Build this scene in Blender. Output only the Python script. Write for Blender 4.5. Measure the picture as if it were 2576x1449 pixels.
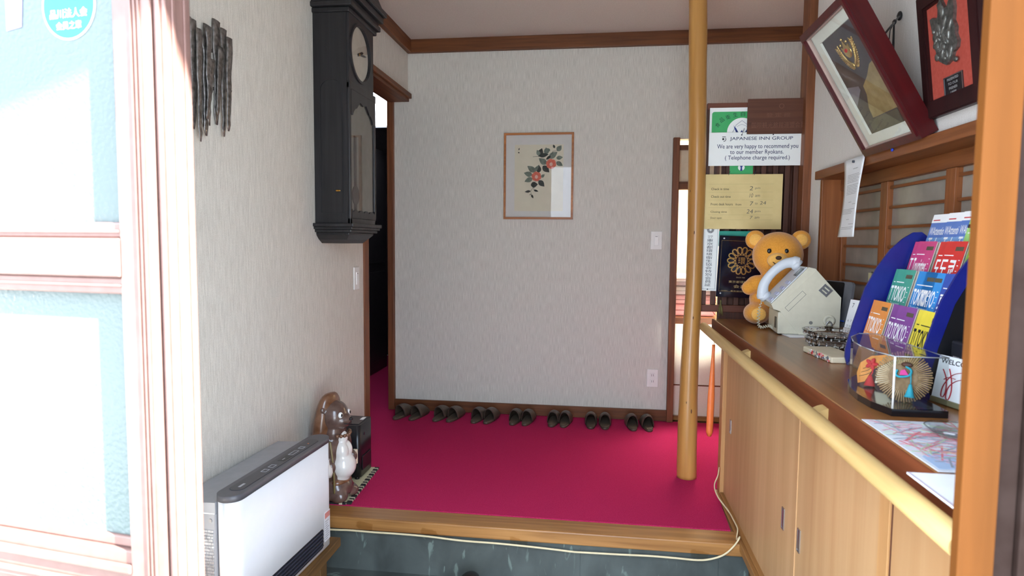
import bpy, bmesh, math, random
from mathutils import Vector, Matrix
random.seed(7)
for _o in list(bpy.data.objects): bpy.data.objects.remove(_o)
SC = bpy.context.scene
COL = SC.collection
PI = math.pi

# ---------------------------------------------------------------- camera
IW, IH, FPX = 2576, 1449, 1624.54
YAW, PITCH, ROLL = math.radians(7.717), math.radians(-4.195), math.radians(0.479)
CAM = Vector((0, 0, 1.21))
_f = Vector((-math.sin(YAW)*math.cos(PITCH), math.cos(YAW)*math.cos(PITCH), math.sin(PITCH)))
_r = Vector((math.cos(YAW), math.sin(YAW), 0)); _u = _r.cross(_f)
CR = _r*math.cos(ROLL)+_u*math.sin(ROLL); CU = -_r*math.sin(ROLL)+_u*math.cos(ROLL); CF = _f
cd = bpy.data.cameras.new('camera'); cam = bpy.data.objects.new('camera', cd); COL.objects.link(cam)
cd.sensor_width = 36; cd.lens = FPX/IW*36; cd.clip_start = .05
cam.matrix_world = Matrix(((CR.x, CU.x, -CF.x, CAM.x), (CR.y, CU.y, -CF.y, CAM.y), (CR.z, CU.z, -CF.z, CAM.z), (0, 0, 0, 1)))
cd.dof.use_dof = True; cd.dof.focus_distance = 3.2; cd.dof.aperture_fstop = 5.6
SC.camera = cam

def A(u, v, x=None, y=None, z=None):
    """point of the photograph carried out to a known wall, floor or table plane"""
    d = CR*((u-1288)/FPX) - CU*((v-724.5)/FPX) + CF
    if x is not None: t = (x-CAM.x)/d.x
    elif y is not None: t = (y-CAM.y)/d.y
    else: t = (z-CAM.z)/d.z
    return CAM + d*t

# ---------------------------------------------------------------- world, sun, exposure
SC.view_settings.view_transform = 'Standard'; SC.view_settings.look = 'None'
SC.view_settings.exposure = 2.82; SC.view_settings.gamma = 1; SC.view_settings.use_curve_mapping = False
W = bpy.data.worlds.new('sky'); SC.world = W; W.use_nodes = True
bg = W.node_tree.nodes['Background']; bg.inputs[1].default_value = 1.0
_tc0 = W.node_tree.nodes.new('ShaderNodeTexCoord'); _sx = W.node_tree.nodes.new('ShaderNodeSeparateXYZ'); _rp = W.node_tree.nodes.new('ShaderNodeValToRGB')
W.node_tree.links.new(_tc0.outputs['Generated'], _sx.inputs[0]); W.node_tree.links.new(_sx.outputs['Z'], _rp.inputs[0]); W.node_tree.links.new(_rp.outputs[0], bg.inputs[0])
_rp.color_ramp.elements[0].position = .0; _rp.color_ramp.elements[0].color = (.66, .74, .85, 1)      # hazy horizon over the street
_rp.color_ramp.elements[1].position = .75; _rp.color_ramp.elements[1].color = (1.34, 1.68, 2.12, 1)   # bright sky overhead
sd = bpy.data.lights.new('sun', 'SUN'); sd.energy = 13; sd.angle = math.radians(.6); sd.color = (1, .975, .94)
sun = bpy.data.objects.new('sun', sd); COL.objects.link(sun)
sun.rotation_euler = Vector((-1.0, .42, -.85)).to_track_quat('-Z', 'Y').to_euler()
pd = bpy.data.lights.new('door_portal', 'AREA'); pd.shape = 'RECTANGLE'; pd.size = 1.05; pd.size_y = 2.5; pd.cycles.is_portal = True
portal = bpy.data.objects.new('door_portal', pd); COL.objects.link(portal)
portal.location = (-.06, .78, 1.0); portal.rotation_euler = (math.radians(90), 0, 0)

# ---------------------------------------------------------------- materials
def lin(c):
    return tuple((x/255/12.92 if x <= 10.31 else ((x/255+.055)/1.055)**2.4) for x in c)
def newmat(name):
    m = bpy.data.materials.new(name); m.use_nodes = True
    return m, m.node_tree.nodes, m.node_tree.links, m.node_tree.nodes['Principled BSDF']
def noise_col(N, L, c1, c2, sc, detail=3, co='Object', pos=(.3, .7), rot=None, dist=0):
    t = N.new('ShaderNodeTexCoord'); mp = N.new('ShaderNodeMapping'); mp.inputs['Scale'].default_value = sc
    if rot: mp.inputs['Rotation'].default_value = rot
    L.new(t.outputs[co], mp.inputs[0])
    n = N.new('ShaderNodeTexNoise'); n.inputs['Scale'].default_value = 1; n.inputs['Detail'].default_value = detail; n.inputs['Distortion'].default_value = dist
    L.new(mp.outputs[0], n.inputs['Vector'])
    r = N.new('ShaderNodeValToRGB'); r.color_ramp.elements[0].position = pos[0]; r.color_ramp.elements[1].position = pos[1]
    r.color_ramp.elements[0].color = (*lin(c1), 1); r.color_ramp.elements[1].color = (*lin(c2), 1)
    L.new(n.outputs[0], r.inputs[0]); return n, r
def bump(N, L, src, P, s, d=.002):
    b = N.new('ShaderNodeBump'); b.inputs['Strength'].default_value = s; b.inputs['Distance'].default_value = d
    L.new(src, b.inputs['Height']); L.new(b.outputs[0], P.inputs['Normal'])
def mat(name, c, rough=.5, metal=0, var=5, sc=25, bmp=0, spec=.5, coat=0, c2=None, sheen=0):
    m, N, L, P = newmat(name)
    s = sc if isinstance(sc, tuple) else (sc, sc, sc)
    a = tuple(max(0, x-var) for x in c); b = c2 or tuple(min(255, x+var) for x in c)
    if c2: a = c
    n, r = noise_col(N, L, a, b, s)
    L.new(r.outputs[0], P.inputs['Base Color'])
    P.inputs['Roughness'].default_value = rough; P.inputs['Metallic'].default_value = metal
    P.inputs['Specular IOR Level'].default_value = spec; P.inputs['Coat Weight'].default_value = coat; P.inputs['Coat Roughness'].default_value = .1
    P.inputs['Sheen Weight'].default_value = sheen
    if bmp: bump(N, L, n.outputs[0], P, bmp)
    return m
def wood(name, c1, c2, axis='z', rough=.4, f=55, coat=0, bmp=.06, spec=.4):
    m, N, L, P = newmat(name)
    s = [f, f, f]; s['xyz'.index(axis)] = f/22
    n, r = noise_col(N, L, c1, c2, tuple(s), 6, dist=.5)
    s2 = [f/6]*3; s2['xyz'.index(axis)] = f/60
    n2, r2 = noise_col(N, L, (222, 218, 212), (255, 255, 255), tuple(s2), 2)
    mx = N.new('ShaderNodeMix'); mx.data_type = 'RGBA'; mx.blend_type = 'MULTIPLY'; mx.inputs[0].default_value = 1
    L.new(r.outputs[0], mx.inputs[6]); L.new(r2.outputs[0], mx.inputs[7]); L.new(mx.outputs[2], P.inputs['Base Color'])
    P.inputs['Roughness'].default_value = rough; P.inputs['Coat Weight'].default_value = coat; P.inputs['Coat Roughness'].default_value = .15
    P.inputs['Specular IOR Level'].default_value = spec
    bump(N, L, n.outputs[0], P, bmp, .001); return m
def emis(name, c, s):
    m, N, L, P = newmat(name)
    P.inputs['Base Color'].default_value = (*lin(c), 1); P.inputs['Emission Color'].default_value = (*lin(c), 1); P.inputs['Emission Strength'].default_value = s
    return m
def clear(name, tint=(250, 252, 252), ior=1.45, rough=.02, base=.02):
    """thin clear pane: looks through, reflects by fresnel"""
    m, N, L, P = newmat(name); out = N['Material Output']
    tr = N.new('ShaderNodeBsdfTransparent'); tr.inputs[0].default_value = (*lin(tint), 1)
    gl = N.new('ShaderNodeBsdfGlossy'); gl.inputs['Roughness'].default_value = rough
    fr = N.new('ShaderNodeFresnel'); fr.inputs[0].default_value = ior
    ad = N.new('ShaderNodeMath'); ad.operation = 'ADD'; ad.inputs[1].default_value = base; L.new(fr.outputs[0], ad.inputs[0])
    ge = N.new('ShaderNodeNewGeometry'); iv = N.new('ShaderNodeMath'); iv.operation = 'SUBTRACT'; iv.inputs[0].default_value = 1; L.new(ge.outputs['Backfacing'], iv.inputs[1])
    mu = N.new('ShaderNodeMath'); mu.operation = 'MULTIPLY'; L.new(ad.outputs[0], mu.inputs[0]); L.new(iv.outputs[0], mu.inputs[1]); ad = mu
    mx = N.new('ShaderNodeMixShader'); L.new(ad.outputs[0], mx.inputs[0]); L.new(tr.outputs[0], mx.inputs[1]); L.new(gl.outputs[0], mx.inputs[2])
    L.new(mx.outputs[0], out.inputs[0]); return m
def frosted(name, c, tw=.45):
    m, N, L, P = newmat(name); out = N['Material Output']
    t = N.new('ShaderNodeTexCoord'); n = N.new('ShaderNodeTexNoise'); n.inputs['Scale'].default_value = 160; L.new(t.outputs['Object'], n.inputs['Vector'])
    b = N.new('ShaderNodeBump'); b.inputs['Strength'].default_value = .5; b.inputs['Distance'].default_value = .003; L.new(n.outputs[0], b.inputs['Height'])
    P.inputs['Base Color'].default_value = (*lin(c), 1); P.inputs['Roughness'].default_value = .25; L.new(b.outputs[0], P.inputs['Normal'])
    tl = N.new('ShaderNodeBsdfTranslucent'); tl.inputs[0].default_value = (*lin(c), 1)
    mx = N.new('ShaderNodeMixShader'); mx.inputs[0].default_value = tw
    L.new(P.outputs[0], mx.inputs[1]); L.new(tl.outputs[0], mx.inputs[2]); L.new(mx.outputs[0], out.inputs[0]); return m
def wallpaper(name, c1, c2):
    m, N, L, P = newmat(name)
    n, r = noise_col(N, L, c1, c2, (330, 330, 14), 3, pos=(.3, .7))
    n2, r2 = noise_col(N, L, (236, 234, 231), (255, 255, 255), (330, 330, 330), 2)
    mx = N.new('ShaderNodeMix'); mx.data_type = 'RGBA'; mx.blend_type = 'MULTIPLY'; mx.inputs[0].default_value = 1
    L.new(r.outputs[0], mx.inputs[6]); L.new(r2.outputs[0], mx.inputs[7]); L.new(mx.outputs[2], P.inputs['Base Color'])
    P.inputs['Roughness'].default_value = .85; P.inputs['Specular IOR Level'].default_value = .2
    bump(N, L, n.outputs[0], P, .25, .002); return m
def stone(name):
    m, N, L, P = newmat(name)
    n, r = noise_col(N, L, (62, 66, 63), (88, 94, 90), (7, 7, 5), 6, dist=.4)
    n2, r2 = noise_col(N, L, (0, 0, 0), (255, 255, 255), (24, 24, 5), 5, pos=(.62, .68), rot=(0, .3, 0), dist=1.2)
    mx = N.new('ShaderNodeMix'); mx.data_type = 'RGBA'; L.new(r2.outputs[0], mx.inputs[0]); L.new(r.outputs[0], mx.inputs[6]); mx.inputs[7].default_value = (*lin((112, 124, 116)), 1)
    L.new(mx.outputs[2], P.inputs['Base Color']); P.inputs['Roughness'].default_value = .5
    bump(N, L, n.outputs[0], P, .3, .003); return m

M = {}
M['wall'] = wallpaper('textured_wallpaper', (204, 201, 193), (232, 229, 221))
M['wall_r'] = wallpaper('plain_wallpaper', (222, 218, 214), (234, 231, 228))
M['ceil'] = mat('ceiling_board', (205, 194, 184), .9, var=4, sc=120, bmp=.1)
M['trim'] = wood('brown_trim', (92, 52, 26), (130, 78, 42), 'x', .5)
M['trimy'] = wood('brown_trim_long', (92, 52, 26), (130, 78, 42), 'y', .5)
M['trimz'] = wood('brown_trim_upright', (104, 60, 34), (146, 88, 54), 'z', .5)
M['dark'] = wood('dark_lattice_wood', (66, 38, 27), (98, 58, 42), 'z', .5)
M['darkx'] = wood('dark_lattice_rail', (96, 54, 38), (128, 74, 54), 'x', .5)
M['shojix'] = wood('shoji_wood', (120, 68, 34), (152, 92, 52), 'y', .45)
M['shojiz'] = wood('shoji_wood_upright', (126, 72, 38), (160, 98, 56), 'z', .45)
M['step'] = wood('step_wood', (146, 98, 52), (192, 138, 80), 'x', .38, 40)
M['cab'] = wood('cabinet_ply', (198, 152, 106), (218, 176, 130), 'z', .42, 16, spec=.3)
M['cab2'] = wood('cabinet_edge', (186, 134, 84), (208, 160, 106), 'z', .42, 30)
M['top'] = wood('counter_top', (126, 80, 42), (164, 110, 62), 'y', .28, 26, coat=.15, spec=.3)
M['lip'] = wood('counter_lip', (112, 58, 34), (142, 78, 48), 'y', .5, 30, spec=.15)
M['rail'] = wood('pale_rail', (196, 158, 98), (218, 184, 124), 'y', .4, 40, spec=.25)
M['log'] = wood('polished_log', (174, 120, 56), (212, 160, 90), 'z', .35, 18, coat=.3)
M['orange'] = wood('orange_door_post', (100, 57, 17), (118, 69, 25), 'z', .7, 34, spec=.15)
M['carpet'] = mat('crimson_carpet', (164, 36, 76), 1, var=0, sc=420, bmp=.4, spec=0, c2=(200, 54, 102))
M['stone'] = stone('green_slate')
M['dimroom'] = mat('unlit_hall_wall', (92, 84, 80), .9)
M['cream'] = mat('cream_wall', (226, 212, 186), .9)
M['white'] = mat('white_paint', (240, 240, 238), .4, var=2)
M['plate'] = mat('white_plastic_plate', (232, 230, 226), .35, var=2)
M['black'] = mat('black_plastic', (22, 22, 25), .35, var=3)
M['blk'] = mat('black_ink', (26, 26, 28), .6, var=1)
M['ink'] = mat('grey_ink', (70, 74, 84), .7, var=1)
M['paper'] = mat('white_paper', (240, 240, 240), .7, var=2)
M['metal'] = mat('brushed_metal', (176, 176, 178), .35, 1, var=8)
M['brass'] = mat('brass', (196, 150, 70), .3, 1)
M['gold'] = mat('gold_foil', (222, 186, 112), .25, .9, var=14, sc=60)
M['glass'] = clear('clear_glass')
M['acry'] = clear('clear_acrylic', (240, 243, 243), 1.5, .03, .05)
M['frost'] = frosted('frosted_glass', (96, 106, 102), .3)
M['red'] = mat('red_cloth', (196, 26, 34), .8)

# ---------------------------------------------------------------- mesh building
class MB:
    def __init__(s): s.v = []; s.f = []; s.m = []; s.s = []
    def add(s, vs, fs, mi=0, smooth=False, X=None):
        b = len(s.v)
        s.v += [(X @ Vector(p)) if X else Vector(p) for p in vs]
        for f in fs: s.f.append([i+b for i in f]); s.m.append(mi); s.s.append(smooth)
        return s
    def box(s, x0, x1, y0, y1, z0, z1, bev=0, mi=0, X=None, seg=2):
        if x0 > x1: x0, x1 = x1, x0
        if y0 > y1: y0, y1 = y1, y0
        if z0 > z1: z0, z1 = z1, z0
        if bev <= 0:
            v = [(x0, y0, z0), (x1, y0, z0), (x1, y1, z0), (x0, y1, z0), (x0, y0, z1), (x1, y0, z1), (x1, y1, z1), (x0, y1, z1)]
            return s.add(v, [(3, 2, 1, 0), (4, 5, 6, 7), (0, 1, 5, 4), (1, 2, 6, 5), (2, 3, 7, 6), (3, 0, 4, 7)], mi, False, X)
        bm = bmesh.new(); bmesh.ops.create_cube(bm, size=1)
        for q in bm.verts: q.co = Vector(((x0+x1)/2+q.co.x*(x1-x0), (y0+y1)/2+q.co.y*(y1-y0), (z0+z1)/2+q.co.z*(z1-z0)))
        bmesh.ops.bevel(bm, geom=list(bm.edges), offset=min(bev, .49*min(x1-x0, y1-y0, z1-z0)), segments=seg, affect='EDGES', profile=.5)
        bm.verts.index_update(); s.add([q.co.copy() for q in bm.verts], [[q.index for q in f.verts] for f in bm.faces], mi, False, X); bm.free(); return s
    def prism(s, poly, z0, z1, mi=0, X=None, smooth=False):
        """polygon (counter-clockwise) in local xy, extruded z0..z1"""
        n = len(poly); a = sum(poly[i][0]*poly[(i+1) % n][1]-poly[(i+1) % n][0]*poly[i][1] for i in range(n))
        if a < 0: poly = poly[::-1]
        v = [(p[0], p[1], z0) for p in poly]+[(p[0], p[1], z1) for p in poly]
        s.add(v, [list(range(n-1, -1, -1)), list(range(n, 2*n))], mi, False, X)
        b = len(s.v)-2*n
        for i in range(n):
            s.f.append([b+i, b+(i+1) % n, b+n+(i+1) % n, b+n+i]); s.m.append(mi); s.s.append(smooth)
        return s
    def ring(s, outer, inner, z0, z1, mi=0, X=None):
        n = len(outer); v = [(p[0], p[1], z) for z in (z0, z1) for q in (outer, inner) for p in q]; f = []
        for i in range(n):
            j = (i+1) % n
            f += [(2*n+i, 2*n+j, 3*n+j, 3*n+i), (j, i, n+i, n+j), (i, j, 2*n+j, 2*n+i), (n+j, n+i, 3*n+i, 3*n+j)]
        return s.add(v, f, mi, False, X)
    def loft(s, rings, mi=0, smooth=True, cap=True, X=None, close=True):
        n = len(rings[0]); v = [p for r in rings for p in r]; f = []
        for k in range(len(rings)-1):
            for i in range(n if close else n-1):
                j = (i+1) % n; f.append((k*n+i, k*n+j, (k+1)*n+j, (k+1)*n+i))
        s.add(v, f, mi, smooth, X)
        if cap:
            b = len(s.v)-len(v)
            s.f.append([b+i for i in range(n-1, -1, -1)]); s.m.append(mi); s.s.append(False)
            e = b+(len(rings)-1)*n
            s.f.append([e+i for i in range(n)]); s.m.append(mi); s.s.append(False)
        return s
    def tube(s, path, r, n=10, mi=0, smooth=True, X=None, flat=1.0, up=None):
        path = [Vector(p) for p in path]; rs = r if isinstance(r, (list, tuple)) else [r]*len(path); rings = []; ref = Vector(up) if up else None
        for i, p in enumerate(path):
            t = (path[min(i+1, len(path)-1)]-path[max(i-1, 0)]).normalized()
            if ref is None: ref = Vector((0, 0, 1)) if abs(t.z) < .9 else Vector((1, 0, 0))
            a = (ref-t*ref.dot(t)).normalized(); b = t.cross(a); ref = a
            rings.append([p+(a*math.cos(2*PI*k/n)+b*math.sin(2*PI*k/n)*flat)*rs[i] for k in range(n)])
        return s.loft(rings, mi, smooth, True, X)
    def cyl(s, p0, p1, r, n=20, mi=0, r1=None, smooth=True, X=None):
        return s.tube([p0, p1], [r, r if r1 is None else r1], n, mi, smooth, X)
    def lathe(s, prof, c=(0, 0, 0), n=28, mi=0, smooth=True, X=None, cap=True, ax='z'):
        c = Vector(c); rings = []
        for r, h in prof:
            ring = []
            for k in range(n):
                a = 2*PI*k/n; p = (r*math.cos(a), r*math.sin(a), h)
                if ax == 'x': p = (h, r*math.cos(a), r*math.sin(a))
                ring.append(c+Vector(p))
            rings.append(ring)
        return s.loft(rings, mi, smooth, cap, X)
    def ell(s, c, r, n=20, m=12, mi=0, X=None, R=None):
        c = Vector(c); r = (r, r, r) if isinstance(r, (int, float)) else r; v = []; f = []
        for i in range(m+1):
            th = PI*i/m
            for k in range(n):
                ph = 2*PI*k/n; p = Vector((r[0]*math.sin(th)*math.cos(ph), r[1]*math.sin(th)*math.sin(ph), r[2]*math.cos(th)))
                v.append(c+((R @ p) if R else p))
        for i in range(m):
            for k in range(n):
                j = (k+1) % n; f.append((i*n+k, (i+1)*n+k, (i+1)*n+j, i*n+j))
        return s.add(v, f, mi, True, X)
    def patch(s, grid, mi=0, smooth=True, X=None):
        return s.loft(grid, mi, smooth, False, X, close=False)

MW = {}
def props(o, label=None, cat=None, group=None, kind=None):
    if label: o['label'] = label
    if cat: o['category'] = cat
    if group: o['group'] = group
    if kind: o['kind'] = kind
    return o
def basis(loc, X=(1, 0, 0), Y=(0, 1, 0)):
    X = Vector(X).normalized(); Y = Vector(Y).normalized(); Z = X.cross(Y); Y = Z.cross(X)
    return Matrix(((X.x, Y.x, Z.x, loc[0]), (X.y, Y.y, Z.y, loc[1]), (X.z, Y.z, Z.z, loc[2]), (0, 0, 0, 1)))
def thing(name, label, cat, loc=(0, 0, 0), X=(1, 0, 0), Y=(0, 1, 0), group=None, kind=None):
    o = bpy.data.objects.new(name, None); COL.objects.link(o); o.empty_display_size = .05
    m = basis(loc, X, Y); o.matrix_world = m; MW[o.name] = m.copy()
    return props(o, label, cat, group, kind)
def part(name, mb, mats, parent=None, world=False, loc=None, sub=0, solid=0, remesh=0, **k):
    """one mesh object; under a thing its points are local to the thing (world=True converts)"""
    me = bpy.data.meshes.new(name); vs = mb.v
    pm = MW[parent.name] if parent else Matrix.Identity(4)
    if parent and world: inv = pm.inverted(); vs = [inv @ p for p in vs]
    if loc is not None and not parent: vs = [p-Vector(loc) for p in vs]
    me.from_pydata([tuple(p) for p in vs], [], mb.f)
    for i, p in enumerate(me.polygons): p.material_index = mb.m[i]; p.use_smooth = mb.s[i]
    for q in (mats if isinstance(mats, (list, tuple)) else [mats]): me.materials.append(q)
    o = bpy.data.objects.new(name, me); COL.objects.link(o)
    if parent: o.parent = parent; MW[o.name] = pm.copy()
    else:
        MW[o.name] = Matrix.Translation(loc) if loc is not None else Matrix.Identity(4)
        if loc is not None: o.location = loc
    if solid: q = o.modifiers.new('solid', 'SOLIDIFY'); q.thickness = solid; q.offset = 0
    if remesh:
        q = o.modifiers.new('remesh', 'REMESH'); q.mode = 'VOXEL'; q.voxel_size = remesh; q.use_smooth_shade = True
        q = o.modifiers.new('smooth', 'SMOOTH'); q.iterations = 6; q.factor = .5
    if sub: q = o.modifiers.new('sub', 'SUBSURF'); q.levels = sub; q.render_levels = sub
    return props(o, **k)
def struct(name, mb, mats, parent=None, **k):
    return part(name, mb, mats, parent, kind=None if parent else 'structure', **k)
def copy_tree(root, **k):
    r = root.copy(); COL.objects.link(r); MW[r.name] = MW[root.name].copy()
    for ch in root.children:
        c = ch.copy(); COL.objects.link(c); c.parent = r
        for g in ch.children:
            d = g.copy(); COL.objects.link(d); d.parent = c
    return props(r, **k)

# lettering: glyph outlines turned into thin flat meshes
_tc = {}
def glyphs(t, bold=0):
    key = (t, bold)
    if key not in _tc:
        cu = bpy.data.curves.new('t', 'FONT'); cu.body = t; cu.resolution_u = 3; cu.fill_mode = 'FRONT'; cu.offset = bold
        o = bpy.data.objects.new('t', cu); COL.objects.link(o)
        dg = bpy.context.evaluated_depsgraph_get(); dg.update()
        me = bpy.data.meshes.new_from_object(o.evaluated_get(dg))
        v = [tuple(p.co) for p in me.vertices]; f = [tuple(p.vertices) for p in me.polygons]
        bpy.data.objects.remove(o); bpy.data.curves.remove(cu); bpy.data.meshes.remove(me)
        xs = [p[0] for p in v] or [0, 1]; ys = [p[1] for p in v] or [0, 1]
        _tc[key] = (v, f, min(xs), max(xs), min(ys), max(ys))
    return _tc[key]
def text(mb, t, x, y, h=None, w=None, z=.0012, mi=0, al='l', rot=0, X=None, shear=0, bold=0):
    """text with box height h (and width w if given), lower-left/centre at x, y in the local xy plane"""
    v, f, x0, x1, y0, y1 = glyphs(t, bold)
    sy = h/(y1-y0); sx = (w/(x1-x0)) if w else sy
    ww = (x1-x0)*sx; ox = {'l': 0, 'c': -ww/2, 'r': -ww}[al]; ca, sa = math.cos(rot), math.sin(rot); q = []
    for p in v:
        a = (p[0]-x0)*sx+ox; b = (p[1]-y0)*sy; a += b*shear
        q.append((x+a*ca-b*sa, y+a*sa+b*ca, z))
    return mb.add(q, f, mi, False, X)
def circ(cx, cy, r, n=40, a0=0, ry=None):
    ry = r if ry is None else ry
    return [(cx+r*math.cos(a0+2*PI*k/n), cy+ry*math.sin(a0+2*PI*k/n)) for k in range(n)]
def rrect(x0, x1, y0, y1, r, n=6):
    p = []
    for cx, cy, a in ((x1-r, y0+r, -PI/2), (x1-r, y1-r, 0), (x0+r, y1-r, PI/2), (x0+r, y0+r, PI)):
        p += [(cx+r*math.cos(a+PI/2*k/n), cy+r*math.sin(a+PI/2*k/n)) for k in range(n+1)]
    return p
def rect(x0, x1, y0, y1): return [(x0, y0), (x1, y0), (x1, y1), (x0, y1)]
def spline(pts, n=8):
    P = [Vector(p) for p in pts]; out = []
    for i in range(len(P)-1):
        a, b, c, d = P[max(i-1, 0)], P[i], P[i+1], P[min(i+2, len(P)-1)]
        for k in range(n):
            t = k/n; out.append(.5*((2*b)+(c-a)*t+(2*a-5*b+4*c-d)*t*t+(3*b-a-3*c+d)*t**3))
    return out+[P[-1]]

# ================================================================ the setting
ZF = -.24                                            # entrance floor, one step below the carpeted hall
struct('floor', MB().box(-3.2, 1.45, 2.66, 7.2, -.16, -.006), mat('floor_board', (120, 84, 56), .5))
fl = MB().box(-3, 3, -1.2, 2.66, ZF-.05, ZF)
struct('floor.001', fl, M['stone'])
struct('wall_step', MB().box(-1.331, .62, 2.636, 2.66, ZF, -.052).box(-1.331, -.0595, 2.632, 2.64, ZF, -.052).box(-.058, .50, 2.632, 2.64, ZF, -.052).box(.5015, .62, 2.632, 2.66, ZF, -.052), M['stone'])
struct('trim_1', MB().box(-1.331, .60, 2.618, 2.738, -.055, -.001, .006), M['step'])
struct('wall_left', MB().box(-1.431, -1.331, .85, 3.545, ZF, 2.60).box(-1.431, -1.331, 3.545, 4.4, 2.165, 2.60), M['wall'])
struct('wall_back', MB().box(-1.44, .464, 4.4, 4.5, -.006, 2.60).box(.464, 1.45, 4.4, 4.5, 1.885, 2.60), M['wall'])
struct('ceiling', MB().box(-1.44, 1.45, .7, 4.5, 2.568, 2.65), M['ceil'])
struct('trim_2', MB().box(-1.331, 1.33, 4.362, 4.4, 2.482, 2.568, .003), M['trim'])
struct('trim_3', MB().box(-1.331, -1.296, .86, 4.362, 2.482, 2.568, .003), M['trimy'])
struct('baseboard_back', MB().box(-1.43, .464, 4.384, 4.4, .002, .077, .002), M['trim'])
struct('baseboard_left', MB().box(-1.331, -1.315, .9, 3.52, .0, .112, .002), M['trimy'])
struct('trim_4', MB().box(-1.442, -1.322, 3.52, 3.592, .002, 2.165, .003), M['trimz'])
struct('trim_5', MB().box(-1.475, -1.43, 4.37, 4.47, .002, 2.165, .003), M['trimz'])
hd = MB().box(-1.46, -1.295, 3.48, 4.368, 2.172, 2.205, .003).box(-1.46, -1.312, 3.5, 4.36, 2.150, 2.172, .002)
struct('trim_6', hd, M['trimy'])
# corridor behind the left opening
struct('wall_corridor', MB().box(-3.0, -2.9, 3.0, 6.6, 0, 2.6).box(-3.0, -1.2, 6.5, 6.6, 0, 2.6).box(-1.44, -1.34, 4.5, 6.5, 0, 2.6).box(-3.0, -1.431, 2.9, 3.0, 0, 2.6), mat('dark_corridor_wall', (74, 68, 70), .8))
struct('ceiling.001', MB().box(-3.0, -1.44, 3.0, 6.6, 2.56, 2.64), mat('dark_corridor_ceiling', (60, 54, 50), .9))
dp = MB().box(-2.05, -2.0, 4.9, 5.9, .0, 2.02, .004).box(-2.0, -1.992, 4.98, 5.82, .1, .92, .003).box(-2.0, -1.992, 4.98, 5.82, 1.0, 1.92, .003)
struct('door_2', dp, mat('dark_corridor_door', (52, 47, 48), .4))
# right side: column, wall over and beside the reception window
struct('trim_7', MB().box(.962, 1.06, 3.30, 3.40, .0, 2.568, .003), M['trimz'])
wr = MB().box(1.0, 1.12, 3.16, 3.30, .0, 2.568).box(1.0, 1.12, .70, 3.16, 1.535, 2.568).box(1.0, 1.12, .70, 3.16, -.24, .80)
wr.box(1.33, 1.45, 3.30, 4.5, 0, 2.568).box(1.06, 1.33, 3.30, 3.38, .01, 2.568)
struct('wall_right', wr, M['wall_r'])
struct('trim_8', MB().box(.968, 1.10, .72, 3.145, 1.498, 1.536, .003), M['shojix'])
w1 = thing('window_1', None, None, (1.1, 2.0, .835), kind='structure')
part('jamb', MB().box(1.0, 1.13, 3.135, 3.165, .835, 1.50, .002), M['shojiz'], w1, True)
part('head_rail', MB().box(1.078, 1.125, .72, 3.135, 1.448, 1.498, .002), M['shojix'], w1, True)
part('sill', MB().box(1.0, 1.125, .72, 3.135, .822, .838).box(1.078, 1.125, .72, 3.135, .838, .972, .003), M['trimy'], w1, True)
for y0, y1 in ((3.105, 3.135), (2.845, 2.905), (2.655, 2.715), (2.178, 2.235), (1.62, 1.68)):
    part('stile', MB().box(1.082 if y0 != 2.845 else 1.106, 1.108 if y0 != 2.845 else 1.124, y0, y1, .972, 1.448, .002), M['shojiz'], w1, True)
for z in (1.424, 1.348, 1.273, 1.198, 1.117, 1.043):
    part('glazing_bar', MB().box(1.092, 1.104, .76, 3.105, z-.005, z+.005), M['shojix'], w1, True)
part('pane', MB().box(1.104, 1.108, .72, 3.135, .95, 1.47), mat('obscured_window_pane', (146, 138, 128), .22, var=8, sc=9), w1, True)
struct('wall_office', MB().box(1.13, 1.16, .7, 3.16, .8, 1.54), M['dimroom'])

# room with bedding seen through the doorway in the back wall
struct('trim_9', MB().box(.462, .504, 4.36, 4.43, .002, 1.888, .003), M['trimz'])
struct('trim_10', MB().box(.504, 1.33, 4.40, 4.44, 1.815, 1.845).box(.504, 1.33, 4.40, 4.46, 1.556, 1.606), M['trim'])
struct('wall_bedding', MB().box(.504, 1.33, 4.44, 4.46, 1.606, 1.815).box(.40, 1.5, 5.55, 5.6, 0, 2.5).box(.36, .42, 4.5, 5.55, 0, 2.5).box(1.45, 1.5, 4.5, 5.55, 0, 2.5), M['cream'])
struct('ceiling.002', MB().box(.36, 1.5, 4.5, 5.6, 2.3, 2.36), M['white'])
fus = mat('pale_sliding_panel', (236, 230, 212), .6, var=3, sc=160)
d3 = thing('door_3', None, None, (.9, 4.45, .0), kind='structure')
part('panel', MB().box(.504, 1.33, 4.455, 4.475, .03, .66), fus, d3, True)
part('mid_rail', MB().box(.504, 1.33, 4.45, 4.478, .236, .244), M['trim'], d3, True)
part('track', MB().box(.504, 1.33, 4.43, 4.49, .002, .03), M['step'], d3, True)
part('top_rail', MB().box(.504, 1.33, 4.44, 4.48, .66, .70), M['trim'], d3, True)
struct('trim_11', MB().box(.504, 1.33, 4.48, 5.5, .66, .70), M['step'])
bl = bpy.data.lights.new('bedding_room_fill', 'AREA'); bl.size = .5; bl.energy = 9; bl.color = (1, .95, .86)  # assumed light, no fixture seen; added to brighten the bedding room
blo = bpy.data.objects.new('bedding_room_fill', bl); COL.objects.link(blo); blo.location = (.9, 5.0, 2.27)
nl = bpy.data.lights.new('panel_fill_spot', 'SPOT'); nl.energy = 9; nl.spot_size = math.radians(40); nl.spot_blend = 1; nl.color = (1, .95, .84); nl.shadow_soft_size = .04  # added spot without a fixture, makes the bright patch on the sliding panel
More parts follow.
